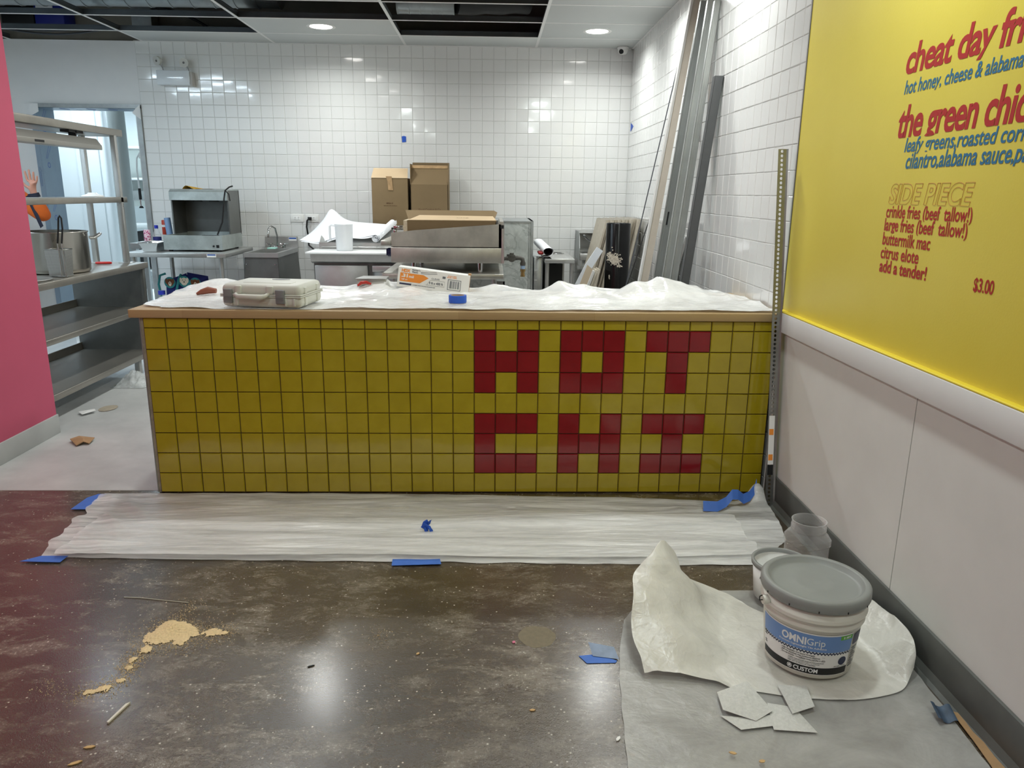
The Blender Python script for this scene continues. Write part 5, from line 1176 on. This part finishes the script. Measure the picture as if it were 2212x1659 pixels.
m = MB(); m.lathe([(.07, .8725), (.085, .8725), (.088, .876), (.084, .879), (.07, .877)], (.58, 3.6, 0), 40); m.lathe([(.07, .8726), (.0001, .8728)], (.58, 3.6, 0), 30); build('drain_ring', m, chrome, t)
for x, y in ((.475, 3.05), (.685, 3.05), (.475, 3.9), (.685, 3.9)): leg_round(t, x, y, .06, .836, .017)
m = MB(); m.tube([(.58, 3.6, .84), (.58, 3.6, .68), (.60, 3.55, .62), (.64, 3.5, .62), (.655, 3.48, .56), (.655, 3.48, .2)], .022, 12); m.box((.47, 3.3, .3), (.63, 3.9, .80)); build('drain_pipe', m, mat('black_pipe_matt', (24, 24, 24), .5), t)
t = thing('rolled_bag', 'rolled white bag with red print and dark inside on the small table', 'bag', (.46, 3.15, .874))
a0, a1 = V((.485, 3.06, .925)), V((.415, 3.35, .985))
m = MB(); m.grid(28, 3, lambda a, b: a0.lerp(a1, b) + V((math.cos(2 * PI * a) * .042 * (1 + .2 * math.sin(2 * PI * a)), .01 * math.sin(4 * PI * a), math.sin(2 * PI * a) * .034))); build('white_roll', m, paper_m, t)
m = MB(); m.grid(28, 1, lambda a, b: a0.lerp(a1, b) + V((math.cos(2 * PI * a) * .034, 0, math.sin(2 * PI * a) * .027))); build('dark_lining', m, mat('lining', (20, 16, 16), .7), t)
m = MB(); m.box((.40, 3.08, .90), (.445, 3.25, .925), .01); build('red_print', m, mat('bag_red', (150, 40, 40), .5), t)
m = MB(); m.grid(12, 8, lambda a, b: (.39 + .12 * a, 3.02 + .2 * b, .8745 + .03 * math.sin(a * PI) * (1 - b)));  solo('grey_cloth', m, mat('grey_cloth', (112, 112, 110), .9), 'grey cloth under the rolled white bag on the small table', 'cloth')

# ------------------------------------------------------------------ wall hung hand sink at right
t = thing('wall_sink', 'wall hung stainless hand sink with side splashes beside the black pipe', 'sink', (1.0, 4.08, .78))
m = MB(); m.box((.848, 3.88, .788), (1.16, 3.90, .85), .004); m.box((.848, 4.2, .788), (1.16, 4.27, .85)); m.box((.849, 3.90, .84), (.872, 4.2, .849)); m.box((1.136, 3.90, .84), (1.158, 4.2, .849)); m.box((.87, 3.9, .72), (1.14, 4.22, .73)); m.box((.866, 3.9, .72), (.872, 4.22, .85)); m.box((1.136, 3.9, .72), (1.142, 4.22, .85)); build('basin', m, STEEL, t)
m = MB(); m.box((.842, 4.255, .79), (1.165, 4.27, 1.055)); m.prism([(.846, 4.25, 1.055), (.846, 4.2, 1.055), (.846, 4.17, 1.03), (1.16, 4.17, 1.03), (1.16, 4.2, 1.055), (1.16, 4.25, 1.055)][:3] + [(.846, 4.25, 1.03)], (.314, 0, 0)); build('backsplash', m, STEEL, t)
m = MB(); m.prism([(.842, 4.27, .79), (.842, 3.88, .79), (.842, 3.88, .90), (.842, 3.93, 1.02), (.842, 4.0, 1.055), (.842, 4.27, 1.055)], (.004, 0, 0)); m.prism([(1.162, 4.27, .79), (1.162, 3.88, .79), (1.162, 3.88, .90), (1.162, 3.93, 1.02), (1.162, 4.0, 1.055), (1.162, 4.27, 1.055)], (.004, 0, 0)); build('side_splash', m, GALV, t)
gooseneck(t, [(1.04, 4.2, .955), (1.04, 4.2, 1.08), (1.038, 4.19, 1.115), (1.036, 4.165, 1.128), (1.034, 4.14, 1.115), (1.033, 4.13, 1.07)], .0085)
m = MB(); m.box((.985, 4.17, .935), (1.10, 4.23, .962), .006); m.tube([(.99, 4.19, .95), (.955, 4.17, .965), (.93, 4.15, .985), (.91, 4.13, 1.01), (.90, 4.12, 1.005)], [.009, .008, .009, .012, .008], 8); build('tap_handles', m, chrome, t)
m = MB(); m.cyl((.98, 4.1, .73), (.98, 4.1, .55), .024, n=14); m.tube([(.98, 4.1, .56), (1.0, 4.1, .5), (1.03, 4.15, .5), (1.04, 4.25, .53)], .02, 10); build('trap', m, mat('black_pipe_matt', (24, 24, 24), .5), t)

# ------------------------------------------------------------------ black plastic pipe
pp = V((1.045, 2.9, .001))
t = thing('black_pipe', 'short length of wide black plastic pipe standing upright with torn label remains', 'pipe', pp)
m = MB(); m.lathe([(.1, 0), (.1, 1.172), (.098, 1.176), (.094, 1.176), (.092, 1.172), (.092, 0), (.1, 0)], pp, 56); build('tube', m, mat('glossy_black', (14, 14, 15), .22, spec=.35), t)
m = MB(); rnd = random.Random(8)
def onpipe(x, z, d): 
    a = -PI / 2 + x / .1; rr = .1 + d; return pp + V((rr * math.cos(a), rr * math.sin(a), z))
for (cx2, cz2, rx, rz, n2) in ((-.05, .90, .055, .04, 300), (-.03, .87, .04, .03, 120), (-.085, .925, .02, .025, 60), (.0, .835, .02, .012, 20), (-.06, .985, .004, .004, 5), (-.075, .745, .007, .02, 14)):
    for k in range(n2):
        x = cx2 + rnd.gauss(0, rx * .42); z = cz2 + rnd.gauss(0, rz * .42); s_ = rnd.uniform(.003, .009); a = rnd.random() * 6; d = rnd.uniform(.001, .006)
        m.add([onpipe(x + s_ * math.cos(a + q) * rnd.uniform(.5, 1), z + s_ * math.sin(a + q) * rnd.uniform(.5, 1), d + rnd.uniform(0, .004)) for q in (0, 1.7, 3.2, 4.7)], [(0, 1, 2, 3)])
build('torn_label', m, mat('torn_paper', (206, 196, 180), .85), t)

# ------------------------------------------------------------------ lumber leaning on the right wall
def lean_quad(xb0, xb1, zb, xt0, xt1, zt, y, z0=0.0, z1=None):
    k0 = (xt0 - xb0) / (zt - zb); k1 = (xt1 - xb1) / (zt - zb); z1 = zt if z1 is None else z1
    return [(xb0 + k0 * (z0 - zb), y, z0), (xb1 + k1 * (z0 - zb), y, z0), (xb1 + k1 * (z1 - zb), y, z1), (xb0 + k0 * (z1 - zb), y, z1)]
mdf = mat('primed_board', (214, 204, 190), .65, var=.04, vs=12); mdf_w = mat('board_face', (226, 226, 222), .6)
t = thing('trim_board', 'long cream primed board leaning against the tiled wall, left of the steel studs', 'board', (1.0, 1.83, 0))
m = MB(); m.prism(lean_quad(1.030, 1.086, .80, 1.282, 1.330, 2.65, 1.82), (0, .018, 0)); build('board', m, mdf, t)
m = MB(); m.prism(lean_quad(1.018, 1.030, .80, 1.268, 1.282, 2.65, 1.80), (0, .05, 0)); build('white_side', m, mdf_w, t)
stud = steel('stud_steel', (190, 194, 191), .4, axis=2, smudge=.1); stud_d = steel('stud_dark', (156, 160, 158), .42, axis=2, smudge=.1)  # second steel is a darker copy: the web's shade put into its colour
def channel(name, label, xb0, xb1, zb, xt0, xt1, zt, y, depth, m_, ridges=2, z1=None):
    t = thing(name, label, 'stud', (xb0, y, 0)); q = lean_quad(xb0, xb1, zb, xt0, xt1, zt, y, 0, z1)
    m = MB(); m.prism(q, (0, .0015, 0))
    if ridges:
        for k in range(ridges):
            a = (k + 1) / (ridges + 1); l = [V(q[0]).lerp(V(q[1]), a - .03), V(q[0]).lerp(V(q[1]), a + .03), V(q[3]).lerp(V(q[2]), a + .03), V(q[3]).lerp(V(q[2]), a - .03)]
            m.prism([p - V((0, .0018, 0)) for p in l], (0, .002, 0))
    build('web', m, m_, t)
    m = MB()
    for i, j in ((0, 3), (1, 2)): 
        w = .0015 if i == 0 else -.0015; m.prism([q[i], V(q[i]) + V((w, 0, 0)), V(q[j]) + V((w, 0, 0)), q[j]], (0, depth, 0))
    build('flange', m, m_, t); return t
channel('metal_stud', 'grey steel stud leaning on the tiled wall directly right of the cream board', 1.088, 1.142, .83, 1.286, 1.330, 2.57, 1.64, .035, stud_d)
s_ = channel('metal_stud', 'middle grey steel stud of the leaning bundle with lighter web', 1.110, 1.163, .85, 1.287, 1.330, 2.54, 1.48, .035, stud)
channel('metal_stud', 'rightmost grey steel stud of the tall leaning bundle', 1.135, 1.180, .87, 1.296, 1.330, 2.51, 1.36, .035, stud)
m = MB(); q = lean_quad(1.088, 1.142, .83, 1.286, 1.330, 2.57, 1.64, 1.215, 1.30); m.prism([V(q[0]).lerp(V(q[1]), .3) + V((0, -.004, 0)), V(q[0]).lerp(V(q[1]), .5) + V((0, -.004, 0)), V(q[3]).lerp(V(q[2]), .5) + V((0, -.004, 0)), V(q[3]).lerp(V(q[2]), .3) + V((0, -.004, 0))], (0, .002, 0)); solo('stud_tape', m, mat('black_print', (22, 24, 26), .5), 'black mark stuck on the stud beside the cream board', 'tape')
channel('metal_track', 'shorter dark grey metal track leaning right of the stud bundle', 1.160, 1.209, .861, 1.281, 1.331, 2.075, 1.19, .05, mat('charcoal_metal', (92, 94, 95), .5, metal=.3, var=.06, vs=20), 0)
def rod(name, label, a, b, r_, m_): 
    m = MB(); m.tube([a, b], r_, 8); solo(name, m, m_, label, 'rod')
rod('thin_rod', 'long thin grey rod leaning on the tiles left of the cream board', (.85, 2.13, .004), (1.322, 2.13, 2.50), .004, mat('rod_grey', (96, 100, 106), .4, metal=.6))
rod('thin_rod', 'shorter dark thin rod leaning between the long rod and the cream board', (.85, 2.45, .004), (1.32, 2.45, 1.62), .0035, mat('black_cable', (20, 20, 20), .5))
rod('thin_rod', 'black rod end showing between the studs and the dark track', (.97, 1.75, .004), (1.332, 1.75, 1.92), .004, mat('black_cable', (20, 20, 20), .5))
m = MB(); m.prism([(1.05, 1.70, .003), (1.066, 1.70, .003), (1.314, 1.70, 1.13), (1.298, 1.70, 1.134)], (0, .6, 0)); t = tag(build('ceiling_tile', m, [mdf_w], None, (1.0, 1.7, 0)), 'white ceiling tile leaning behind the steel studs, near the dark track', 'ceiling tile')
t.data.materials.clear(); t.data.materials.append(mat('tile_face', (214, 214, 212), .8))
# stack of spare ceiling tiles
cream_e = mat('tile_edge', (192, 184, 168), .8, var=.08, vs=30); face_w = mat('tile_face', (214, 214, 212), .8)
def spare(i, n):
    k = i / (n - 1); xb = .72 + .35 * k; xt = 1.0 + .295 * k; L_ = 1.22; dx = xt - xb; h = math.sqrt(L_ * L_ - dx * dx); y = 3.30 + .05 * math.sin(i * 2.3); th = .017
    nx, nz = h / L_ * th, -dx / L_ * th
    m = MB(); m.prism([(xb, y, .001 - nz * 0), (xb + nx, y, .001), (xt + nx, y, h + nz), (xt, y, h)], (0, .6, 0)); m.mi = 1
    m.prism([(xt - .0006, y - .001, h + .0006), (xt + nx, y - .001, h + nz + .0008), (xt + nx, y + .601, h + nz + .0008), (xt - .0006, y + .601, h + .0006)], (.0, 0, .001))
    return m
for i in range(15):
    m = spare(i, 15)
    tag(build('ceiling_tile', m, [cream_e, face_w], None, (.9, 3.6, 0)), 'outermost spare ceiling tile of the leaning stack, broad cream face to the left of the black pipe' if i == 0 else 'spare ceiling tile in the leaning stack behind the black pipe', 'ceiling tile', None if i == 0 else 'spare ceiling tiles behind the black pipe')
def offcut(name, label, cat, pts, y, d, m_):
    m = MB(); m.prism([(x, y, z) for x, z in pts], (0, d, 0)); solo(name, m, m_, label, cat)
offcut('panel_offcut', 'pale bluish white panel offcut leaning left of the black pipe', 'offcut', [(.842, .998), (.890, .968), (.80, .82), (.40, .002), (.345, .002), (.752, .858)], 2.66, .02, mat('panel_blue_white', (216, 222, 228), .45))
offcut('panel_offcut', 'beige board strip leaning in front of the bluish panel offcut', 'offcut', [(.762, .862), (.806, .826), (.66, .42), (.52, .002), (.44, .002), (.60, .42)], 2.60, .012, mat('beige_strip', (186, 172, 150), .7, var=.05))
for k, (dx, lb_) in enumerate(((.0, 'thin white offcut leaning right of the beige strip'), (.028, 'thin cream offcut leaning second right of the beige strip'), (.052, 'thin cream offcut leaning third right of the beige strip'))):
    offcut('panel_offcut', lb_, 'offcut', [(.822 + dx, .806 + .004 * k), (.838 + dx, .80 + .004 * k), (.70 + dx, .40), (.57 + dx, .002), (.555 + dx, .002), (.685 + dx, .40)], 2.70 + .03 * k, .17, mdf_w if k == 0 else cream_e)

# ------------------------------------------------------------------ emergency light and dome camera
t = thing('emergency_light', 'white emergency light box with two round lamp heads high on the tiles', 'emergency light', (-2.98, 4.28, 2.35))
gl = mat('glossy_cover', (222, 228, 232), .12, coat=.6)
m = MB(); m.box((-3.125, 4.19, 2.352), (-2.822, 4.284, 2.478), .006); build('housing', m, gl, t)
m = MB(); m.box((-2.821, 4.20, 2.345), (-2.80, 4.284, 2.47), .002); build('side_cover', m, mat('beige_plastic', (186, 182, 176), .5), t)
head = mat('lamp_head', (196, 196, 190), .5)
for x, z, d_ in ((-3.10, 2.565, V((-.42, -.88, -.22))), (-2.865, 2.552, V((.05, -.97, -.22)))):
    d_ = d_.normalized(); c = V((x, 4.22, z)); m = MB(); m.cyl(c + d_ * .0, c + d_ * .03, .038, .042, 28); m.cyl(c, c - d_ * .03, .036, .015, 24); h_ = build('lamp_head', m, head, t)
    m = MB(); m.cyl(c + d_ * .03, c + d_ * .032, .010, n=16); build('led', m, mat('led_dark', (100, 98, 94), .3), h_)
    m = MB(); m.tube([(x + .03, 4.23, 2.478), (x + .02, 4.23, 2.51), (x + .006, 4.23, z - .03)], .006, 8); build('neck', m, chrome, t)
t = thing('dome_camera', 'small white dome security camera in the back right ceiling corner', 'camera', (1.225, 4.18, 2.743))
m = MB(); m.lathe([(.0001, 0), (.052, 0), (.055, -.004), (.055, -.012), (.05, -.02), (.047, -.022)], (1.225, 4.18, 2.742), 36); build('base', m, lamp_trim, t)
m = MB(); m.lathe([(.048, -.02), (.047, -.034), (.04, -.052), (.026, -.064), (.0001, -.069)], (1.225, 4.18, 2.742), 36); build('ball', m, lamp_trim, t)
m = MB(); c = V((1.225, 4.18, 2.715)); d_ = V((-.5, -.75, -.42)).normalized(); m.cyl(c + d_ * .03, c + d_ * .052, .025, .02, 24); build('lens', m, mat('lens_black', (10, 10, 12), .1), t)

# ------------------------------------------------------------------ back room beyond the doorway
cool_w = mat('back_room_white', (224, 229, 230), .6)
m = MB(); m.box((-6.5, 6.0, 0), (-4.62, 6.1, 2.7)); m.cyl((-4.62, 6.05, 0), (-4.62, 6.05, 2.7), .05, n=24); struct('wall_back', m, cool_w, 'white partition seen through the doorway')
m = MB(); m.box((-6.5, 9.3, 0), (-1.5, 9.4, 2.7)); m.box((-6.6, 4.42, 0), (-6.5, 9.4, 2.7)); m.box((-1.5, 4.42, 0), (-1.4, 9.4, 2.7)); struct('wall_back', m, cool_w)
m = MB(); m.box((-6.6, 4.42, 2.7), (-1.4, 9.4, 2.78)); struct('ceiling', m, tile_w)
m = MB(); m.box((-4.86, 5.94, .0), (-4.60, 5.999, 2.7), .004); m.box((-4.62, 5.96, 0), (-4.53, 6.12, 2.7), .03); struct('trim_2', m, cool_w)
m = MB(); m.cyl((-4.01, 5.2, 0), (-4.01, 5.2, 2.7), .088, n=36); solo('round_column', m, mat('column_grey', (160, 166, 164), .35, metal=.2), 'round grey column standing in the back room doorway view', 'column')
bx = mat('backroom_panel', (214, 220, 214), .5)
t = thing('wall_shelf', 'steel wall shelf unit in the back room behind the hanging rinse hose', 'shelf', (-4.9, 8.2, 1.2))
for z in (1.95, 1.52): 
    m = MB(); m.box((-5.8, 7.9, z), (-4.2, 8.35, z + .035), .004); build('shelf', m, STEEL, t)
m = MB(); m.box((-5.8, 8.33, 1.15), (-4.2, 8.36, 2.0)); build('back_panel', m, bx, t)
m = MB(); m.box((-5.75, 7.95, 1.24), (-4.25, 8.33, 1.38)); build('lower_rail', m, dark_steel, t)
t = thing('dish_table', 'steel dish table in the back room under the wall shelf', 'table', (-5.0, 8.0, 0))
m = MB(); m.box((-5.9, 7.6, .86), (-4.0, 8.3, .92), .004); build('tabletop', m, STEEL, t)
for x in (-5.8, -4.1): 
    for y in (7.68, 8.22): leg_round(t, x, y, .05, .86)
m = MB(); m.box((-5.85, 7.65, .25), (-4.05, 8.25, .28)); build('undershelf', m, STEEL, t)
m = MB(); m.box((-5.2, 7.9, .285), (-4.5, 8.2, .8)); build('dark_bin', m, mat('black_box', (14, 14, 14), .6), t)
t = thing('rinse_hose', 'white rinse hose with black spray handle hanging at the doorway edge', 'hose', (-3.57, 4.7, 1.3))
m = MB(); m.tube([(-3.52, 4.6, 1.742), (-3.545, 4.6, 1.74), (-3.568, 4.6, 1.70), (-3.578, 4.6, 1.60), (-3.575, 4.6, 1.47), (-3.573, 4.6, 1.41)], .008, 10); m.box((-3.53, 4.56, 1.70), (-3.48, 4.64, 1.76), .006); m.tube([(-3.50, 4.6, 1.70), (-3.50, 4.6, .88)], .012, 10); build('hose', m, mat('hose_white', (222, 226, 224), .4), t)
m = MB(); m.tube([(-3.573, 4.6, 1.41), (-3.572, 4.6, 1.30)], [.013, .015], 10); m.cyl((-3.572, 4.6, 1.235), (-3.572, 4.6, 1.215), .014, .024, 16); build('spray_handle', m, mat('black_rubber', (18, 18, 20), .5), t)
m = MB(); m.tube([(-3.572, 4.6, 1.30), (-3.574, 4.6, 1.26), (-3.572, 4.6, 1.235)], .009, 10); build('valve', m, chrome, t)
m = MB(); m.box((-3.75, 4.64, .80), (-3.2, 4.95, .86), .004); m.box((-3.74, 4.66, 0.01), (-3.70, 4.70, .80)); m.box((-3.25, 4.66, 0.01), (-3.21, 4.70, .80)); m.box((-3.74, 4.9, 0.01), (-3.70, 4.94, .80)); m.box((-3.25, 4.9, 0.01), (-3.21, 4.94, .80)); solo('sink_bench', m, STEEL, 'steel sink bench just inside the back room doorway at right', 'bench')

# ------------------------------------------------------------------ worker behind the shelving, waving
def skin(name, chain, mats, parent, sub=2, root=0):
    """chain: {id: (pos, radius, parent id)}"""
    me = bpy.data.meshes.new(name); ids = list(chain); ix = {k: i for i, k in enumerate(ids)}
    off = world_loc(parent) if parent is not None else V((0, 0, 0))
    me.from_pydata([tuple(V(chain[k][0]) - off) for k in ids], [(ix[k], ix[chain[k][2]]) for k in ids if chain[k][2] is not None], [])
    o = bpy.data.objects.new(name, me); COL.objects.link(o)
    if parent is not None: o.parent = parent
    md = o.modifiers.new('skin', 'SKIN'); md.use_smooth_shade = True; md.branch_smoothing = .4
    sv = me.skin_vertices[0].data
    for k in ids:
        rr = chain[k][1]; sv[ix[k]].radius = rr if isinstance(rr, tuple) else (rr, rr); sv[ix[k]].use_root = ix[k] == root
    s2 = o.modifiers.new('sub', 'SUBSURF'); s2.levels = sub; s2.render_levels = sub
    bpy.context.view_layer.update()
    dg = bpy.context.evaluated_depsgraph_get(); ne = bpy.data.meshes.new_from_object(o.evaluated_get(dg)); o.modifiers.clear(); o.data = ne
    ne.materials.clear(); ne.materials.append(mats)
    for p in ne.polygons: p.use_smooth = True
    return o
skin_m = mat('skin', (196, 138, 116), .55); orange_f = mat('orange_fleece', (206, 96, 28), .8, var=.06, vs=20); navy_f = mat('navy_fabric', (30, 32, 48), .8)
px, py = -4.40, 3.46
hz = 0
body = {
 'pelvis': ((px, py, .98), (.13, .10), None), 'belly': ((px, py, 1.12), (.13, .10), 'pelvis'), 'chest': ((px, py, 1.32), (.15, .11), 'belly'), 'collar': ((px, py, 1.47), (.07, .065), 'chest'), 'neck': ((px, py - .01, 1.54), .052, 'collar'), 'jaw': ((px, py - .03, 1.60), (.062, .066), 'neck'), 'face': ((px, py - .025, 1.67), (.072, .085), 'jaw'), 'crown': ((px, py - .01, 1.74), (.066, .075), 'face'), 'top': ((px, py, 1.785), .035, 'crown'),
 'hipL': ((px + .09, py, .92), .09, 'pelvis'), 'kneeL': ((px + .1, py - .01, .50), .055, 'hipL'), 'ankL': ((px + .1, py + .01, .10), .04, 'kneeL'), 'toeL': ((px + .11, py - .14, .045), .035, 'ankL'),
 'hipR': ((px - .09, py, .92), .09, 'pelvis'), 'kneeR': ((px - .1, py - .01, .50), .055, 'hipR'), 'ankR': ((px - .1, py + .01, .10), .04, 'kneeR'), 'toeR': ((px - .11, py - .14, .045), .035, 'ankR'),
 'shR': ((px - .19, py, 1.42), .062, 'chest'), 'elR': ((px - .24, py + .02, 1.14), .044, 'shR'), 'wrR': ((px - .23, py - .10, .92), .030, 'elR'), 'hdR': ((px - .225, py - .13, .84), (.042, .022), 'wrR'),
 'shL': ((px + .19, py, 1.42), .062, 'chest'), 'elL': ((-3.845, 3.35, 1.155), .046, 'shL'), 'foL': ((-3.868, 3.32, 1.26), .040, 'elL'), 'wrL': ((-3.886, 3.30, 1.365), (.028, .024), 'foL'), 'pmL': ((-3.882, 3.297, 1.405), (.034, .018), 'wrL'), 'paL': ((-3.874, 3.295, 1.448), (.042, .015), 'pmL')}
fing = [('ix', (-3.918, 3.294, 1.465), [(-3.922, 3.29, 1.50), (-3.924, 3.286, 1.525), (-3.925, 3.283, 1.545)], .0095), ('md', (-3.893, 3.294, 1.470), [(-3.892, 3.29, 1.508), (-3.891, 3.286, 1.535), (-3.890, 3.284, 1.556)], .0095), ('rg', (-3.866, 3.294, 1.464), [(-3.861, 3.29, 1.497), (-3.857, 3.286, 1.52), (-3.855, 3.284, 1.538)], .009), ('pk', (-3.846, 3.295, 1.452), [(-3.836, 3.291, 1.475), (-3.831, 3.288, 1.492), (-3.829, 3.286, 1.505)], .0082)]
for nm, b0, ch, rr in fing:
    body[nm + '0'] = (b0, rr * 1.1, 'paL'); pr0 = nm + '0'
    for i, c in enumerate(ch): body[nm + str(i + 1)] = (c, rr * (1 - .1 * i), pr0); pr0 = nm + str(i + 1)
body['th0'] = ((-3.912, 3.288, 1.405), .013, 'pmL'); body['th1'] = ((-3.937, 3.278, 1.425), .011, 'th0'); body['th2'] = ((-3.948, 3.27, 1.452), .009, 'th1')
person = skin('person', body, skin_m, None)
tag(person, 'person in an orange jacket behind the shelving, raising one open hand', 'person')
jk = {'w': ((px, py, 1.0), (.155, .12), None), 'b': ((px, py, 1.14), (.16, .125), 'w'), 'c': ((px, py, 1.33), (.175, .13), 'b'), 'n': ((px, py, 1.46), (.09, .08), 'c'),
 'sl': ((px + .19, py, 1.415), .08, 'c'), 'el': ((-3.838, 3.355, 1.15), .066, 'sl'), 'fl': ((-3.862, 3.325, 1.25), .056, 'el'), 'wl': ((-3.883, 3.303, 1.335), .043, 'fl'),
 'sr': ((px - .19, py, 1.415), .08, 'c'), 'er': ((px - .24, py + .02, 1.14), .062, 'sr'), 'wr': ((px - .232, py - .08, .95), .045, 'er')}
jo = skin('jacket', jk, orange_f, person)
m = MB(); m.tube([(-3.8825, 3.3035, 1.325), (-3.888, 3.299, 1.36)], [.047, .043], 18); build('cuff', m, navy_f, jo)
m = MB(); m.grid(10, 3, lambda a, b: V((-3.955, 3.30, 1.33)).lerp(V((-3.855, 3.278, 1.07)), a) + V((.028 * b, -.006 + .012 * abs(b - .5), .02 * b))); build('sleeve_stripe', m, navy_f, jo)
pn = {'p': ((px, py, .98), (.14, .115), None), 'hl': ((px + .092, py, .90), .10, 'p'), 'kl': ((px + .1, py - .01, .50), .07, 'hl'), 'al': ((px + .1, py + .01, .14), .055, 'kl'), 'hr': ((px - .092, py, .90), .10, 'p'), 'kr': ((px - .1, py - .01, .50), .07, 'hr'), 'ar': ((px - .1, py + .01, .14), .055, 'kr')}
skin('trousers', pn, navy_f, person)
for s_ in (-1, 1):
    bt = {'a': ((px + s_ * .1, py + .02, .14), .056, None), 'b': ((px + s_ * .1, py + .0, .05), (.05, .05), 'a'), 'c': ((px + s_ * .112, py - .15, .045), (.042, .042), 'b')}
    skin('boot', bt, mat('boot_brown', (84, 62, 44), .7), person)
m = MB(); m.lathe([(.082, 0), (.088, .03), (.086, .07), (.066, .11), (.03, .128), (.0001, .132)], (px, py - .005, 1.675), 28, 1, 1.12); build('hair', m, mat('hair', (44, 32, 26), .7), person)
m = MB()
for s_ in (-1, 1): m.lathe([(.0001, .008), (.009, .005), (.011, 0), (.009, -.005), (.0001, -.008)], (px + s_ * .03, py - .105, 1.675), 12)
build('eye', m, mat('eye_dark', (30, 26, 24), .3), person)
m = MB(); m.prism([(px - .011, py - .10, 1.64), (px + .011, py - .10, 1.64), (px, py - .128, 1.64), ], (0, .012, .045)); m.box((px - .022, py - .106, 1.605), (px + .022, py - .09, 1.612), .002)
for s_ in (-1, 1): m.lathe([(.0001, -.028), (.012, -.015), (.014, 0), (.012, .018), (.0001, .028)], (px + s_ * .076, py - .02, 1.665), 12)
build('face_features', m, skin_m, person)
